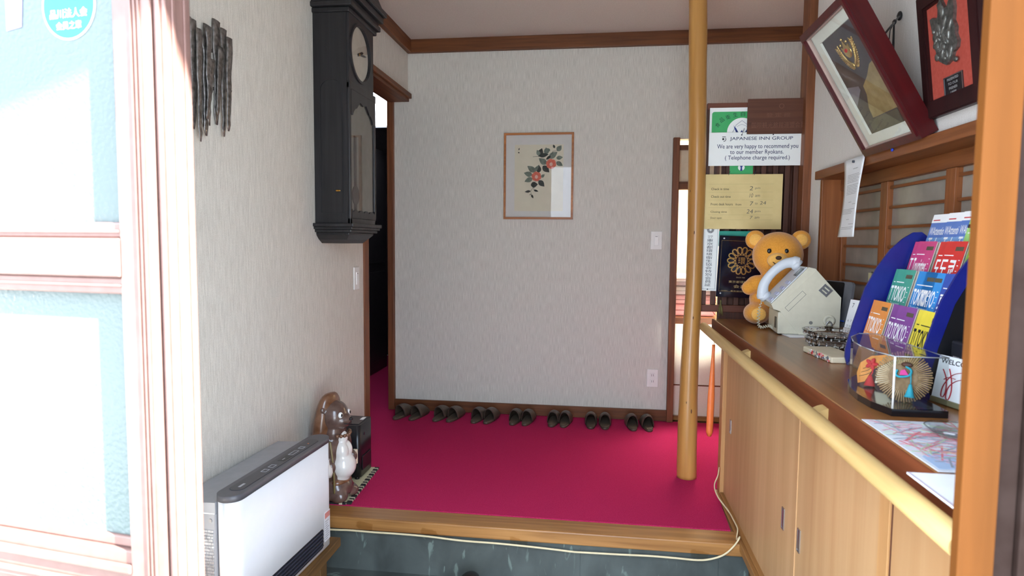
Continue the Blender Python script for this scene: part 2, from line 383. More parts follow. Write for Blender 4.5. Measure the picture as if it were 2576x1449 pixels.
nlo = bpy.data.objects.new('panel_fill_spot', nl); COL.objects.link(nlo); nlo.location = (1.10, 3.84, .74); nlo.rotation_euler = (Vector((.70, 4.45, .62))-nlo.location).to_track_quat('-Z', 'Y').to_euler()

# entrance front: sliding glass door on the left, post on the right, wall and eave above
TD = math.tan(math.radians(7.9))
alu = mat('brown_aluminium', (112, 84, 76), .38, .35, var=4, sc=40)
D1 = thing('door_1', None, None, (-.607, .85, ZF), (1, -TD, 0), (TD, 1, 0), kind='structure')
def dr(x0, x1, z0, z1, d0, d1, bev=.003): return (min(0, x0+.037), min(0, x1+.037), d0, d1, z0-ZF, z1-ZF, bev)
# local x runs along the door (negative to the left), local y is depth into the room
frame = MB().box(-.020, 0, 0, .05, 0, 2.1-ZF, .003).box(-.012, -.006, -.004, 0, 0, 2.1-ZF, .001).box(0, .003, .012, .018, 0, 2.1-ZF, .001).box(0, .003, .034, .04, 0, 2.1-ZF, .001)
part('jamb', frame, alu, D1)
st = MB().box(*dr(-.125, -.058, ZF, 2.1, -.004, .036)).box(*dr(-.132, -.125, .80, 2.0, .004, .03, .001))
for q in (-.075, -.082, -.089): st.box(*dr(q-.002, q, ZF, 2.1, -.0065, -.003, 0))
part('stile', st, alu, D1)
rl = MB().box(*dr(-.9, -.125, 1.151, 1.209, -.006, .034)).box(*dr(-.9, -.125, 1.209, 1.232, .0, .03)).box(*dr(-.9, -.125, 1.126, 1.151, .0, .03)).box(*dr(-.9, -.125, 1.216, 1.221, -.003, .0, .001)).box(*dr(-.9, -.125, 1.137, 1.141, -.003, .0, .001))
part('middle_rail', rl, alu, D1)
rb = MB().box(*dr(-.9, -.125, .66, .735, .0, .034)).box(*dr(-.9, -.125, .70, .715, -.006, .0)).box(*dr(-.9, -.125, .735, .752, .008, .028)).box(*dr(-.9, -.125, .672, .680, -.006, .0, .002))
part('bottom_rail', rb, alu, D1)
part('glass_pane', MB().box(*dr(-.9, -.122, .74, 1.14, .014, .019, 0)), M['frost'], D1)
part('glass_pane', MB().box(*dr(-.9, -.122, 1.215, 2.05, .014, .019, 0)), M['frost'], D1)
shade_m = mat('shadow_line_dark', (40, 42, 44), .7)  # dark strip paints the shadow line between glass and stile
for z0, z1 in ((.752, 1.126), (1.232, 2.03)): part('shadow_line', MB().box(*dr(-.137, -.132, z0, z1, .009, .0135, 0)), shade_m, D1)
part('kick_panel', MB().box(*dr(-.9, -.122, ZF, .67, .01, .025, 0)), alu, D1)
part('top_rail', MB().box(*dr(-.9, -.125, 2.03, 2.1, -.004, .034)), alu, D1)
tq = mat('teal_sticker', (0, 176, 178), .4, var=2)
sx, sz, sr = -.1845, 1.553-ZF, .0505
sk = part('round_sticker', MB().prism([(p[0], p[1]) for p in circ(0, 0, sr, 48)], 0, .0008, 0, basis((sx, .0135, sz), (1, 0, 0), (0, 0, 1))).prism(circ(0, 0, sr*.95, 48), .0008, .0011, 1, basis((sx, .0135, sz), (1, 0, 0), (0, 0, 1))), [M['paper'], tq], D1, label='round teal sticker with white lettering')
lt = MB(); XB = basis((sx, .0135, sz), (1, 0, 0), (0, 0, 1))
text(lt, '品川法人会', 0, -.0185, .0135, None, .0016, al='c', X=XB); text(lt, '会員之章', 0, -.035, .0115, None, .0016, al='c', X=XB)
part('lettering', lt, M['paper'], sk)
vi = MB().prism([(0, 0), (.03, .004), (.034, .05), (0, .05)], 0, .0008, 0, basis((-.308, .0135, 1.525-ZF), (1, 0, 0), (0, 0, 1)))
part('sticker', vi, mat('violet_sticker', (150, 132, 190), .4), D1, label='pale violet sticker at the glass edge')

orp = thing('door_4', None, None, (.47, .88, ZF), kind='structure')
part('post', MB().box(.4505, .493, .85, .868, ZF, 2.1, .002), M['orange'], orp, True)
part('rebate', MB().box(.4865, .4925, .868, .93, ZF, 2.1, .002), M['orange'], orp, True)
part('channel', MB().box(.494, .52, .860, .92, ZF, 2.1, .002).box(.521, .545, .852, .92, ZF, 2.1, .002), mat('brown_metal_channel', (50, 37, 32), .7, 0, spec=.08), orp, True)
fw = MB().box(.545, 1.12, .84, .95, ZF, 2.5).box(-1.431, 1.12, .84, .95, 2.42, 2.65).box(-1.431, -1.30, .9, 1.0, ZF, 2.5)
struct('wall_front', fw, mat('entrance_plaster', (206, 196, 184), .9))
struct('trim_12', MB().box(-1.43, .60, .85, .93, 2.1, 2.17, .003), alu)
struct('window_2', MB().box(-1.431, .545, .885, .89, 2.17, 2.42), M['frost'])
struct('wall_sunblock', MB().box(.56, .68, .70, .838, ZF, 2.68), M['wall_r'])  # unseen pier, added to keep the sun off the orange post
struct('floor.002', MB().box(-9, 9, -12, -1.2, ZF-.06, ZF-.01), mat('pale_paving', (164, 166, 168), .9, sc=6))
struct('trim_13', MB().box(-2.2, 1.8, .277, .86, 2.68, 2.78), wood('eave_wood', (120, 84, 58), (150, 108, 76), 'x', .6))

# ================================================================ the hall floor
cp = MB().prism([(-1.331, 2.737), (.566, 2.737), (.577, 3.03), (.584, 3.204), (.955, 3.204), (.955, 3.405), (1.32, 3.405), (1.32, 4.384), (.51, 4.384), (-1.43, 4.384), (-1.43, 4.38), (-1.475, 4.38), (-1.475, 6.45), (-2.85, 6.45), (-2.85, 3.05), (-1.445, 3.05), (-1.445, 3.595), (-1.331, 3.595)], -.006, .002)
part('carpet', cp, M['carpet'], loc=(-.3, 3.5, 0), label='crimson carpet covering the raised hall floor behind the wooden step', cat='carpet')

def log_post():
    t = thing('log_post', 'round polished log pillar rising from the red carpet to the ceiling', 'pillar', (.469, 3.345, .002))
    ctl = [(1757, -330, .0438), (1756, 0, .0433), (1755, 200, .0432), (1754, 400, .0423), (1746, 700, .0398), (1738, 850, .0425), (1732, 990, .0463), (1728, 1130, .0490), (1727, 1206, .0492)]
    cp_ = [A(u, v, y=3.345) for u, v, r in ctl]; rad = [r for u, v, r in ctl]
    cp_[0].z = 2.567; cp_[-1].z = .002; pp = spline([(p.x, 3.345, p.z) for p in cp_], 6); rr_ = spline([(r, 0, 0) for r in rad], 6)
    path = pp; rs = [q.x+.0006*math.sin(9*p.z)+.0005*math.sin(23*p.z+1) for p, q in zip(pp, rr_)]
    m = MB().tube(path, rs, 36)
    part('trunk', m, M['log'], t, True)
    for u, v, r in ((1739, 1035, .007), (1727, 1013, .004), (1747, 585, .006), (1744, 800, .005), (1738, 480, .004)):
        p = A(u, v, y=3.30); rz = min(zip(pp, rs), key=lambda q: abs(q[0].z-p.z)); part('knot', MB().ell((p.x, 3.3455-math.sqrt(max(1e-6, rz[1]**2-(p.x-rz[0].x)**2)), p.z), (r*.5, .003, r*1.6), 12, 8), mat('dark_knot', (98, 58, 30), .5) if 'dark_knot' not in bpy.data.materials else bpy.data.materials['dark_knot'], t, True)
log_post()

# ================================================================ slippers: seven pairs against the back wall
def make_slipper():
    t = thing('slipper', 'x', 'slipper', (0, 0, .002), group='brown guest slippers in a row along the back wall')
    br = mat('brown_vinyl', (86, 72, 60), .45, var=5); dk = mat('dark_slipper_lining', (40, 34, 30), .8, var=3)
    out = []                                         # sole outline, heel at y=0, toe at y=.255
    for k in range(40):
        a = 2*PI*k/40; y = .1275-.1275*(abs(math.cos(a))**.8*(1 if math.cos(a) > 0 else -1)); wdt = .033+.005*math.sin((y/.255-.35)*PI)
        out.append((wdt*(1 if math.sin(a) > 0 else -1)*abs(math.sin(a))**.62, y))
    out = [(p[0]*(1.0 if abs(p[0]) < .02 else 1.0), p[1]) for p in out]
    part('sole', MB().prism(out, 0, .014, 0, None, True), br, t)
    part('insole', MB().prism([(p[0]*.9, .1275+(p[1]-.1275)*.95) for p in out], .014, .0165, 0, None, True), mat('slipper_insole', (98, 84, 70), .7, var=4), t)
    g = []
    for i in range(11):
        s = i/10; y = .085+.167*s; a = math.acos(max(-1, min(1, 1-y/.1275))); w0 = (.033+.005*math.sin((y/.255-.35)*PI))*abs(math.sin(a))**.62+.003
        hgt = .066*(1-s**2.4)+.012; row = []
        for k in range(17):
            th = PI*k/16; row.append((w0*math.cos(th)*1.03, y-.02*math.sin(th)*(1-s), .008+hgt*math.sin(th)**.8))
        g.append(row)
    up = part('upper', MB().patch(g), [br], t, solid=.005)
    rim = g[0]
    part('binding', MB().tube(rim, .0036, 8), mat('slipper_binding', (70, 58, 50), .5), t)
    return t
slip = make_slipper(); slip0 = True
PAIRS = [((1003, 1047), (1040, 1051)), ((1098, 1055), (1130, 1059)), ((1192, 1062), (1222, 1066)), ((1288, 1068), (1319, 1071)), ((1386, 1073), (1416, 1076)), ((1486, 1078), (1522, 1081)), ((1594, 1083), (1634, 1085))]
ORD = ['first', 'second', 'third', 'fourth', 'fifth', 'sixth', 'seventh']
WH = ['of the leftmost pair beside the dark opening', 'of the second pair from the left', 'of the third pair from the left', 'of the middle pair, fourth from the left', 'of the fifth pair from the left', 'of the sixth pair, second from the right', 'of the rightmost pair nearest the log pillar']
for i, pr in enumerate(PAIRS):
    for j, (u, v) in enumerate(pr):
        p = A(u, v, z=.002); lab = ('left' if j == 0 else 'right')+' brown slipper '+WH[i]
        if slip0: s = slip; s['label'] = lab; slip0 = False
        else: s = copy_tree(slip, label=lab)
        a = math.radians([(-11, -11), (-10, -10), (-8, -8), (-6, -6), (-5, -5), (0, 0), (4, 4)][i][j])
        # heel faces the viewer, toe to the wall
        if i == 0: p.y += .01
        s.matrix_world = Matrix.Translation((p.x, min(p.y, 4.372-.257), .002)) @ Matrix.Rotation(a, 4, 'Z')

# ================================================================ picture, switches and socket on the back wall
def camellia():
    a = A(1269, 336, y=4.4); b = A(1441, 552, y=4.4); w = b.x-a.x; h = a.z-b.z
    t = thing('framed_picture', 'framed print of two red camellias with dark leaves hanging on the back wall', 'picture', (a.x, 4.399, b.z), (1, 0, 0), (0, 0, 1))
    fr = wood('picture_frame_wood', (164, 98, 46), (196, 126, 66), 'x', .4)
    part('frame', MB().ring(rect(0, w, 0, h), rect(.014, w-.014, .014, h-.014), 0, .02).ring(rect(.004, w-.004, .004, h-.004), rect(.014, w-.014, .014, h-.014), .02, .024), fr, t)
    part('mount_board', MB().prism(rect(.012, w-.012, .012, h-.012), .004, .008), mat('pale_mount', (226, 217, 212), .8, var=2), t)
    x0, x1, y0, y1 = w*.155, w*.855, h*.095, h*.865
    part('print', MB().prism(rect(x0, x1, y0, y1), .008, .0085), mat('tan_print_paper', (230, 216, 194), .8, var=3, sc=14), t)
    L = MB(); R = MB(); Y = []; B = MB()
    def P(u, v): return ((u-155)/885*w, (1310-v)/1130*h)            # measured on the print
    def leaf(mb, u0, v0, u1, v1, wd, z):
        (ax, ay), (bx, by) = P(u0, v0), P(u1, v1); d = Vector((bx-ax, by-ay)); n = Vector((-d.y, d.x)).normalized(); pts = []
        for k in range(9): s = k/8; q = Vector((ax, ay))+d*s+n*d.length*wd*math.sin(PI*s**.8); pts.append((q.x, q.y))
        for k in range(7, 0, -1): s = k/8; q = Vector((ax, ay))+d*s-n*d.length*wd*math.sin(PI*s**.8); pts.append((q.x, q.y))
        mb.prism(pts, .0085, z)
    for k, (u0, v0, u1, v1, wd) in enumerate([(600, 490, 640, 380, .33), (610, 480, 575, 400, .3), (700, 460, 690, 370, .38), (600, 480, 725, 460, .22), (725, 510, 835, 430, .28), (700, 590, 600, 510, .3), (650, 610, 735, 695, .32), (820, 510, 905, 500, .3), (820, 560, 905, 610, .3), (800, 380, 780, 335, .3), (830, 420, 885, 345, .35), (560, 690, 455, 610, .28), (600, 700, 600, 595, .32), (520, 730, 412, 700, .3), (525, 770, 420, 815, .28), (600, 800, 675, 880, .32), (630, 760, 678, 720, .3), (540, 690, 600, 600, .2), (750, 480, 690, 530, .22), (740, 420, 705, 380, .3)]):
        leaf(L if k % 3 else B, u0, v0, u1, v1, wd, .0087+.00004*k)
    for u0, v0, u1, v1, wd in [(500, 860, 592, 850, .4), (500, 940, 425, 950, .2), (540, 925, 600, 945, .2), (510, 985, 535, 1035, .25), (335, 430, 355, 440, .4), (345, 405, 350, 370, .2), (505, 975, 485, 995, .15)]: leaf(B, u0, v0, u1, v1, wd, .0096)
    for pts in ([(560, 800), (540, 880), (500, 940), (510, 985)], [(540, 890), (545, 925)], [(700, 600), (720, 510), (780, 430)], [(600, 485), (525, 490)], [(770, 440), (775, 420), (820, 415)]):
        B.tube([(*P(*q), .009) for q in pts], .0011, 6)
    for (u, v, r) in ((757, 585, 62), (572, 748, 60)):
        for k in range(6):
            an = 2*PI*k/6+.3; q = P(u+r*.45*math.cos(an), v+r*.45*math.sin(an)); R.prism(circ(q[0], q[1], r*.60/885*w, 20), .0085, .0099+.00003*k)
        q = P(u, v+5); Y.append(MB().prism(circ(q[0], q[1], 20/885*w, 16, ry=24/885*w), .0098, .0104))
    part('leaves', L, mat('sage_ink', (122, 128, 116), .8, var=16, sc=60), t); part('dark_leaves', B, mat('sumi_ink', (66, 66, 62), .8, var=14, sc=60), t)
    part('blossoms', R, mat('coral_ink', (222, 112, 92), .8, var=10, sc=70), t); pki = mat('pale_pink_ink', (232, 186, 170), .8)
    for y_ in Y: part('flower_centre', y_, pki, t)
    part('glass', MB().prism(rect(.013, w-.013, .013, h-.013), .014, .016), M['glass'], t)
camellia()
def wall_plate(name, label, cat, o, X, w, h, kind):
    t = thing(name, label, cat, o, X, (0, 0, 1))
    part('cover_plate', MB().box(-w/2, w/2, -h/2, h/2, 0, .007, .003), M['plate'], t)
    if kind == 'switch':
        part('rocker', MB().box(-w*.18, w*.18, -h*.28, h*.28, .006, .011, .0025), mat('rocker_white', (240, 239, 236), .3, var=1) if 'rocker_white' not in bpy.data.materials else bpy.data.materials['rocker_white'], t)
        part('indicator', MB().box(-w*.10, w*.10, h*.20, h*.225, .0105, .0114), M['ink'], t)
    else:
        for s in (.17, -.17):
            q = part('outlet', MB().box(-w*.2, w*.2, h*(s-.13), h*(s+.13), .006, .009, .002), M['plate'], t)
            part('slot', MB().box(-w*.09, -w*.06, h*(s-.06), h*(s+.06), .0085, .0094).box(w*.06, w*.09, h*(s-.06), h*(s+.06), .0085, .0094), M['black'], q)
    return t
wall_plate('light_switch', 'white light switch plate on the back wall at the right end', 'switch', A(1651, 605, y=4.399), (1, 0, 0), .075, .122, 'switch')
wall_plate('power_outlet', 'white double power outlet low on the back wall near the log', 'outlet', A(1641, 951, y=4.399), (1, 0, 0), .075, .122, 'outlet')
wall_plate('light_switch', 'white light switch plate on the left wall below the black clock', 'switch', A(895, 700, x=-1.3305), (0, 1, 0), .075, .125, 'switch')

# lamp in the dark corridor
lp = thing('corridor_lamp', 'lit white wall lamp in the dark corridor beyond the opening', 'lamp', (-1.86, 5.35, 2.30))
part('diffuser', MB().box(-2.0, -1.72, 5.3, 5.40, 2.18, 2.46, .01), emis('lit_lamp_shade', (226, 238, 255), 7), lp, True)
part('mount', MB().box(-2.02, -1.70, 5.40, 5.44, 2.16, 2.56, .005), M['black'], lp, True)

# ================================================================ left wall: clock and iron wall art
def wall_clock():
    CX0, CF = -1.331, -1.158
    t = thing('wall_clock', 'tall black antique pendulum clock hanging on the left wall', 'clock', (CX0, 3.07, 1.19))
    cb = wood('black_lacquered_wood', (32, 32, 35), (46, 45, 48), 'z', .38, 60, spec=.4)
    y0, y1 = 2.9, 3.252
    part('case', MB().box(CX0, CF-.012, y0, y1, 1.282, 2.32, .004), cb, t, True)
    sp = MB(); XS = basis((CX0+.086, y0, 1.30), (1, 0, 0), (0, 0, 1))         # raised arch on the visible side
    arch = [(-.055, .03), (.055, .03), (.055, .60)]+[(.055*math.cos(PI*k/10), .60+.05*math.sin(PI*k/10)) for k in range(1, 10)]+[(-.055, .60)]
    inn = [(p[0]*.93, .03+(p[1]-.03)*.985+.004) for p in arch]
    sp.ring(arch, inn, -.001, .003, 0, XS); part('side_panel', sp, cb, t, True)
    X = basis((CF-.012, y0, 0), (0, 1, 0), (0, 0, 1)); w = y1-y0; yc, zc, r = 3.046-y0, 2.094, .126
    n = 48; sq = []
    for k in range(n):
        a = 2*PI*k/n; c, s = math.cos(a), math.sin(a); q = 1/max(abs(c), abs(s)); hw = .172 if c > 0 else .14
        sq.append((min(max(yc+c*q*.175, .004), w-.004), zc+max(-.16, min(.17, s*q*.17))))
    cir = circ(yc, zc, r, n)
    part('dial_surround', MB().ring(sq, cir, 0, .014, 0, X).ring(circ(yc, zc, r+.012, n), cir, .014, .02, 0, X), cb, t, True)
    part('front_frame', MB().box(0, w, 1.282, 2.32, -.004, .001, 0, 0, X).box(0, .022, 1.282, 1.934, 0, .014, .003, 0, X).box(w-.022, w, 1.282, 1.934, 0, .014, .003, 0, X).box(0, w, 1.905, 1.94, 0, .016, .003, 0, X).box(0, w, 1.282, 1.31, 0, .014, .003, 0, X).box(0, w, 2.262, 2.32, 0, .014, .003, 0, X), cb, t, True)
    dl = part('dial', MB().prism(cir, .001, .004, 0, X), mat('aged_dial_face', (182, 174, 160), .5, var=6, sc=20), t, True)
    num = MB()
    for k in range(12):
        a = PI/2-2*PI*(k+1)/12; text(num, str(k+1), yc+.1*math.cos(a), zc+.1*math.sin(a)-.011, .022, None, .0046, al='c', X=X)
    for k in range(60):
        a = 2*PI*k/60; p = (yc+.118*math.cos(a), zc+.118*math.sin(a)); num.prism(circ(p[0], p[1], .0011, 6), .004, .0046, 0, X)
    part('numerals', num, M['ink'], dl)
    num2 = None
    for nm, ang, ln, wd, zz in (('hour_hand', 22, .062, .006, .007), ('minute_hand', 8, .098, .004, .009)):
        a = math.radians(ang); d = Vector((math.cos(a), math.sin(a))); q = Vector((-d.y, d.x)); c = Vector((yc, zc))
        pts = [c-d*.02+q*wd, c-d*.02-q*wd, c+d*ln*.7-q*wd*1.2, c+d*ln, c+d*ln*.7+q*wd*1.2]
        part(nm, MB().prism([(p.x, p.y) for p in pts], zz-.001, zz, 0, X), M['blk'], t, True)
    part('hub', MB().prism(circ(yc, zc, .007, 14), .004, .011, 0, X), M['brass'], t, True)
    part('dial_glass', MB().lathe([(r, .0), (r*.8, .007), (r*.4, .011), (.001, .012)], (0, 0, 0), 40, 0, True, basis((CF-.002, y0+yc, zc), (0, 1, 0), (0, 0, 1)), cap=False), M['glass'], t, True)
    part('back_board', MB().box(.02, w-.02, 1.31, 1.905, .0005, .002, 0, 0, X), mat('clock_inner_board', (120, 114, 106), .6), t, True)
    part('pendulum', MB().box(.075, .105, 1.345, 1.70, .003, .006, .001, 0, X).prism(circ(.09, 1.42, .045, 28), .003, .007, 0, X), mat('pendulum_wood', (58, 38, 34), .5), t, True)
    part('window_glass', MB().box(.02, w-.02, 1.31, 1.905, .007, .0085, 0, 0, X), M['glass'], t, True)
    a0, a1 = .022, w-.022; mid = (a0+a1)/2                                    # carved arch and scalloped foot of the window
    up = [(a0, 1.905), (a0, 1.79), (a0+.02, 1.79)]
    for k in range(0, 13):
        s = k/12; yy = a0+.03+(a1-a0-.06)*s; up.append((yy, 1.80+.062*math.sin(PI*s)**.7+.008*math.cos(6*PI*s)))
    up += [(a1-.02, 1.79), (a1, 1.79), (a1, 1.905)]
    part('carved_arch', MB().prism(up, .008, .015, 0, X), cb, t, True)
    lo = [(a0, 1.31), (a1, 1.31), (a1, 1.352)]
    for k in range(0, 25):
        s = k/24; lo.append((a1-.012-(a1-a0-.024)*s, 1.338+.011*abs(math.sin(4*PI*s))))
    lo += [(a0, 1.352)]
    part('scalloped_foot', MB().prism(lo, .008, .015, 0, X), cb, t, True)
    hd = MB()
    for x1, ya, yb, za, zb in ((-1.150, 2.890, 3.262, 2.245, 2.268), (-1.134, 2.874, 3.278, 2.268, 2.292), (-1.142, 2.882, 3.27, 2.292, 2.312), (-1.122, 2.862, 3.29, 2.312, 2.345), (-1.108, 2.85, 3.302, 2.345, 2.372)): hd.box(CX0, x1, ya, yb, za, zb, .005)
    part('cornice', hd, cb, t, True)
    pdm = [(0, 0), (.42, 0), (.42, .02), (.36, .045), (.30, .04), (.26, .085), (.21, .11), (.16, .085), (.12, .04), (.06, .045), (0, .02)]
    part('pediment', MB().prism(pdm, 0, .02, 0, basis((-1.15, 2.865, 2.372), (0, 1, 0), (0, 0, 1))), cb, t, True)
    br = MB()
    for za, zb, x1, ya, yb in ((1.268, 1.284, -1.134, 2.874, 3.276), (1.256, 1.268, -1.142, 2.882, 3.268), (1.242, 1.256, -1.152, 2.894, 3.256), (1.23, 1.242, -1.168, 2.91, 3.24)): br.box(CX0, x1, ya, yb, za, zb, .003)
    br.loft([[(CX0, 2.912, 1.23), (-1.17, 2.912, 1.23), (-1.17, 3.238, 1.23), (CX0, 3.238, 1.23)], [(CX0, 2.94, 1.208), (-1.19, 2.94, 1.208), (-1.19, 3.21, 1.208), (CX0, 3.21, 1.208)], [(CX0, 2.975, 1.19), (-1.2, 2.975, 1.19), (-1.2, 3.17, 1.19), (CX0, 3.17, 1.19)]][::-1], 0, False)
    part('base_moulding', br, cb, t, True)
    k = A(853, 480, y=2.9)
    part('side_catch', MB().cyl((k.x, 2.9, k.z), (k.x, 2.885, k.z), .004, 10).box(k.x-.009, k.x+.012, 2.883, 2.887, k.z-.003, k.z+.003, .001), M['brass'], t, True)
wall_clock()

def iron_art():
    t = thing('wall_sculpture', 'grey wrought iron wall sculpture of jagged upright strips on the left wall', 'sculpture', (-1.33, 2.1, 1.75))
    im = mat('hammered_iron', (128, 124, 121), .36, .8, var=30, sc=70, bmp=.5)
    rnd = random.Random(3)
    for k, (ut, vt, ub, vb, wd) in enumerate([(470, 40, 482, 300, 1.2), (484, 49, 489, 325, 1.1), (500, 72, 505, 356, .95), (521, 64, 513, 320, 1.1), (517, 95, 519, 342, 1.2), (524, 66, 527, 316, .9), (543, 52, 546, 314, 1.25), (561, 73, 564, 344, 1.0), (577, 96, 575, 330, 1.1), (492, 140, 488, 280, 1.2), (556, 120, 548, 290, 1.0), (534, 150, 522, 300, 1.0)]):
        off = .008+.012*(k % 3); a = A(ut, vt, x=-1.331+off); b = A(ub, vb, x=-1.331+off); path = []; rs = []
        for i in range(15):
            s = i/14; p = a.lerp(b, s); p.y += rnd.uniform(-.0022, .0022); p.x += rnd.uniform(-.001, .001)
            path.append(p); q = .0185*wd*(1-.5*s)+rnd.uniform(-.0012, .0012)
            if i == 14: q *= .5
            rs.append(q)
        part('strip', MB().tube(path, rs, 8, 0, True, flat=.3, up=(0, 1, 0)), im, t, True)
    for v in (120, 215):
        a = A(474, v, x=-1.329); b = A(580, v+14, x=-1.329); part('cross_bar', MB().tube([a, a.lerp(b, .5), b], .006, 8), im, t, True)
iron_art()

# ================================================================ heater on its plank, figure, black heater, mat
def fan_heater():
    t = thing('fan_heater', 'white fan heater with grey control top standing on a plank by the left wall', 'heater', (-1.19, 2.12, -.028), (math.cos(-.045), math.sin(-.045), 0), (-math.sin(-.045), math.cos(-.045), 0))
    sil = mat('silver_steel', (168, 170, 176), .4, .5, var=4); wh = mat('heater_white', (236, 236, 240), .35, var=1); gy = mat('heater_grey', (86, 85, 90), .4, var=3); dg = mat('heater_dark_panel', (58, 58, 64), .35, var=2)
    bx0, bx1, yn, yf = -.115, .115, -.325, .325
    fx = lambda r, e: rrect(.035-e, bx1+e, yn-e, yf+e, r)
    part('front_cover', MB().prism(fx(.040, 0), .008, .428, 0, None, True), wh, t)
    part('top_cap', MB().prism(fx(.041, .002), .428, .448, 0, None, True), gy, t)
    pn = part('control_panel', MB().prism(rrect(.052, .1, yn+.05, yf-.07, .02), .448, .4495), dg, t)
    bt = MB()
    lk = mat('light_marking', (176, 178, 184), .5)
    for k, (yy, w, hgt) in enumerate(((-.235, .03, .008), (-.10, .026, .02), (-.055, .026, .02), (.02, .018, .004), (.09, .05, .018), (.15, .022, .02))):
        b = MB()
        if k in (0, 3): b.box(.078-hgt/2, .078+hgt/2, yy-w/2, yy+w/2, .4495, .4502)
        else: b.ring(rect(.078-hgt/2, .078+hgt/2, yy-w/2, yy+w/2), rect(.078-hgt/2+.002, .078+hgt/2-.002, yy-w/2+.002, yy+w/2-.002), .4495, .4502)
        part('button', b, lk, pn)
    part('display', MB().box(.066, .092, .0, .06, .4495, .4500), M['black'], pn)
    part('lamp', MB().prism(circ(.078, .20, .003, 10), .4495, .4503), mat('orange_lamp', (220, 120, 50), .4), pn)
    bd = MB().box(bx0, .036, yn+.012, yf-.012, .0, .385, .004)
    bd.loft([[(bx0, yn+.012, .385), (.036, yn+.012, .385), (.036, yf-.012, .385), (bx0, yf-.012, .385)], [(bx0+.0, yn+.012, .412), (.036, yn+.012, .420), (.036, yf-.012, .420), (bx0, yf-.012, .412)]], 0, False)
    part('rear_body', bd, sil, t)
    part('side_seam', MB().box(bx0+.001, .034, yn+.0105, yn+.0125, .383, .386), M['white'], t)
    vs = MB(); rnd = random.Random(5)
    for k in range(30):
        z = .03+.305*k/30; x = -.045
        while x < .028:
            w = rnd.uniform(.006, .022); vs.box(x, min(x+w, .03), yn+.010-rnd.uniform(0, .002), yn+.012, z, z+.0075+rnd.uniform(-.001, .001)); x += w+.0008
    part('side_vent', vs, mat('crinkled_foil', (206, 208, 212), .3, .7, var=24, sc=90), t, kind=None)
    part('screw', MB().prism(circ(.02, .362, .006, 14), 0, .003, 0, basis((0, yn+.012, 0), (1, 0, 0), (0, 0, 1))), M['metal'], t)
    part('rear_knob', MB().cyl((bx0-.004, yn+.03, .37), (bx0+.004, yn+.006, .37), .011, 16), M['black'], t)
    g = MB().prism(rrect(-.275, .238, .02, .098, .01), 0, .0015, 0, basis((bx1, 0, 0), (0, 1, 0), (0, 0, 1)))
    gr = part('outlet_grille', g, mat('grille_black', (24, 25, 34), .4), t)
    for k in range(5): part('louvre', MB().box(bx1+.001, bx1+.006, -.27, .233, .03+.0145*k, .0335+.0145*k, .001), mat('louvre_dark', (52, 54, 68), .35) if 'louvre_dark' not in bpy.data.materials else bpy.data.materials['louvre_dark'], gr)
    lab = part('caution_label', MB().box(bx1, bx1+.0006, .252, .298, .035, .155), mat('silver_label', (214, 212, 216), .5), t, label='pale caution label with a red heading')
    part('heading', MB().box(bx1+.0006, bx1+.001, .254, .296, .128, .150), mat('faded_red', (206, 130, 122), .6), lab)
    ln = MB()
    for k in range(9): ln.box(bx1+.0006, bx1+.001, .256, .256+.034*rnd.uniform(.6, 1), .042+.009*k, .045+.009*k)
    part('print', ln, mat('label_grey', (150, 150, 156), .6), lab)
fan_heater()
pk = thing('plank_stand', 'brown wooden plank stand carrying the white heater beside the entrance step', 'stand', (-1.19, 1.9, ZF))
pw = wood('old_plank', (100, 72, 40), (138, 102, 60), 'y', .5)
part('plank', MB().box(-1.325, -1.048, 1.35, 2.49, -.066, -.028, .004), pw, pk, True)
for y in (1.40, 2.36): part('support', MB().box(-1.31, -1.08, y, y+.06, ZF, -.066, .002), pw, pk, True)
bs = thing('round_dish', 'black glossy round dish leaning at the near end of the white heater', 'dish', (-1.245, 1.70, -.028))
dish = MB().lathe([(.002, .0), (.05, .0), (.085, .03), (.098, .062), (.09, .078), (.06, .088), (.002, .092)], (-1.225, 1.70, -.028), 32)
part('bowl', dish, mat('black_gloss', (26, 26, 28), .18, var=2), bs, True)
part('rim', MB().tube([(-1.225+.098*math.cos(2*PI*k/32), 1.70+.098*math.sin(2*PI*k/32), .034) for k in range(33)], .003, 6), M['metal'], bs, True)

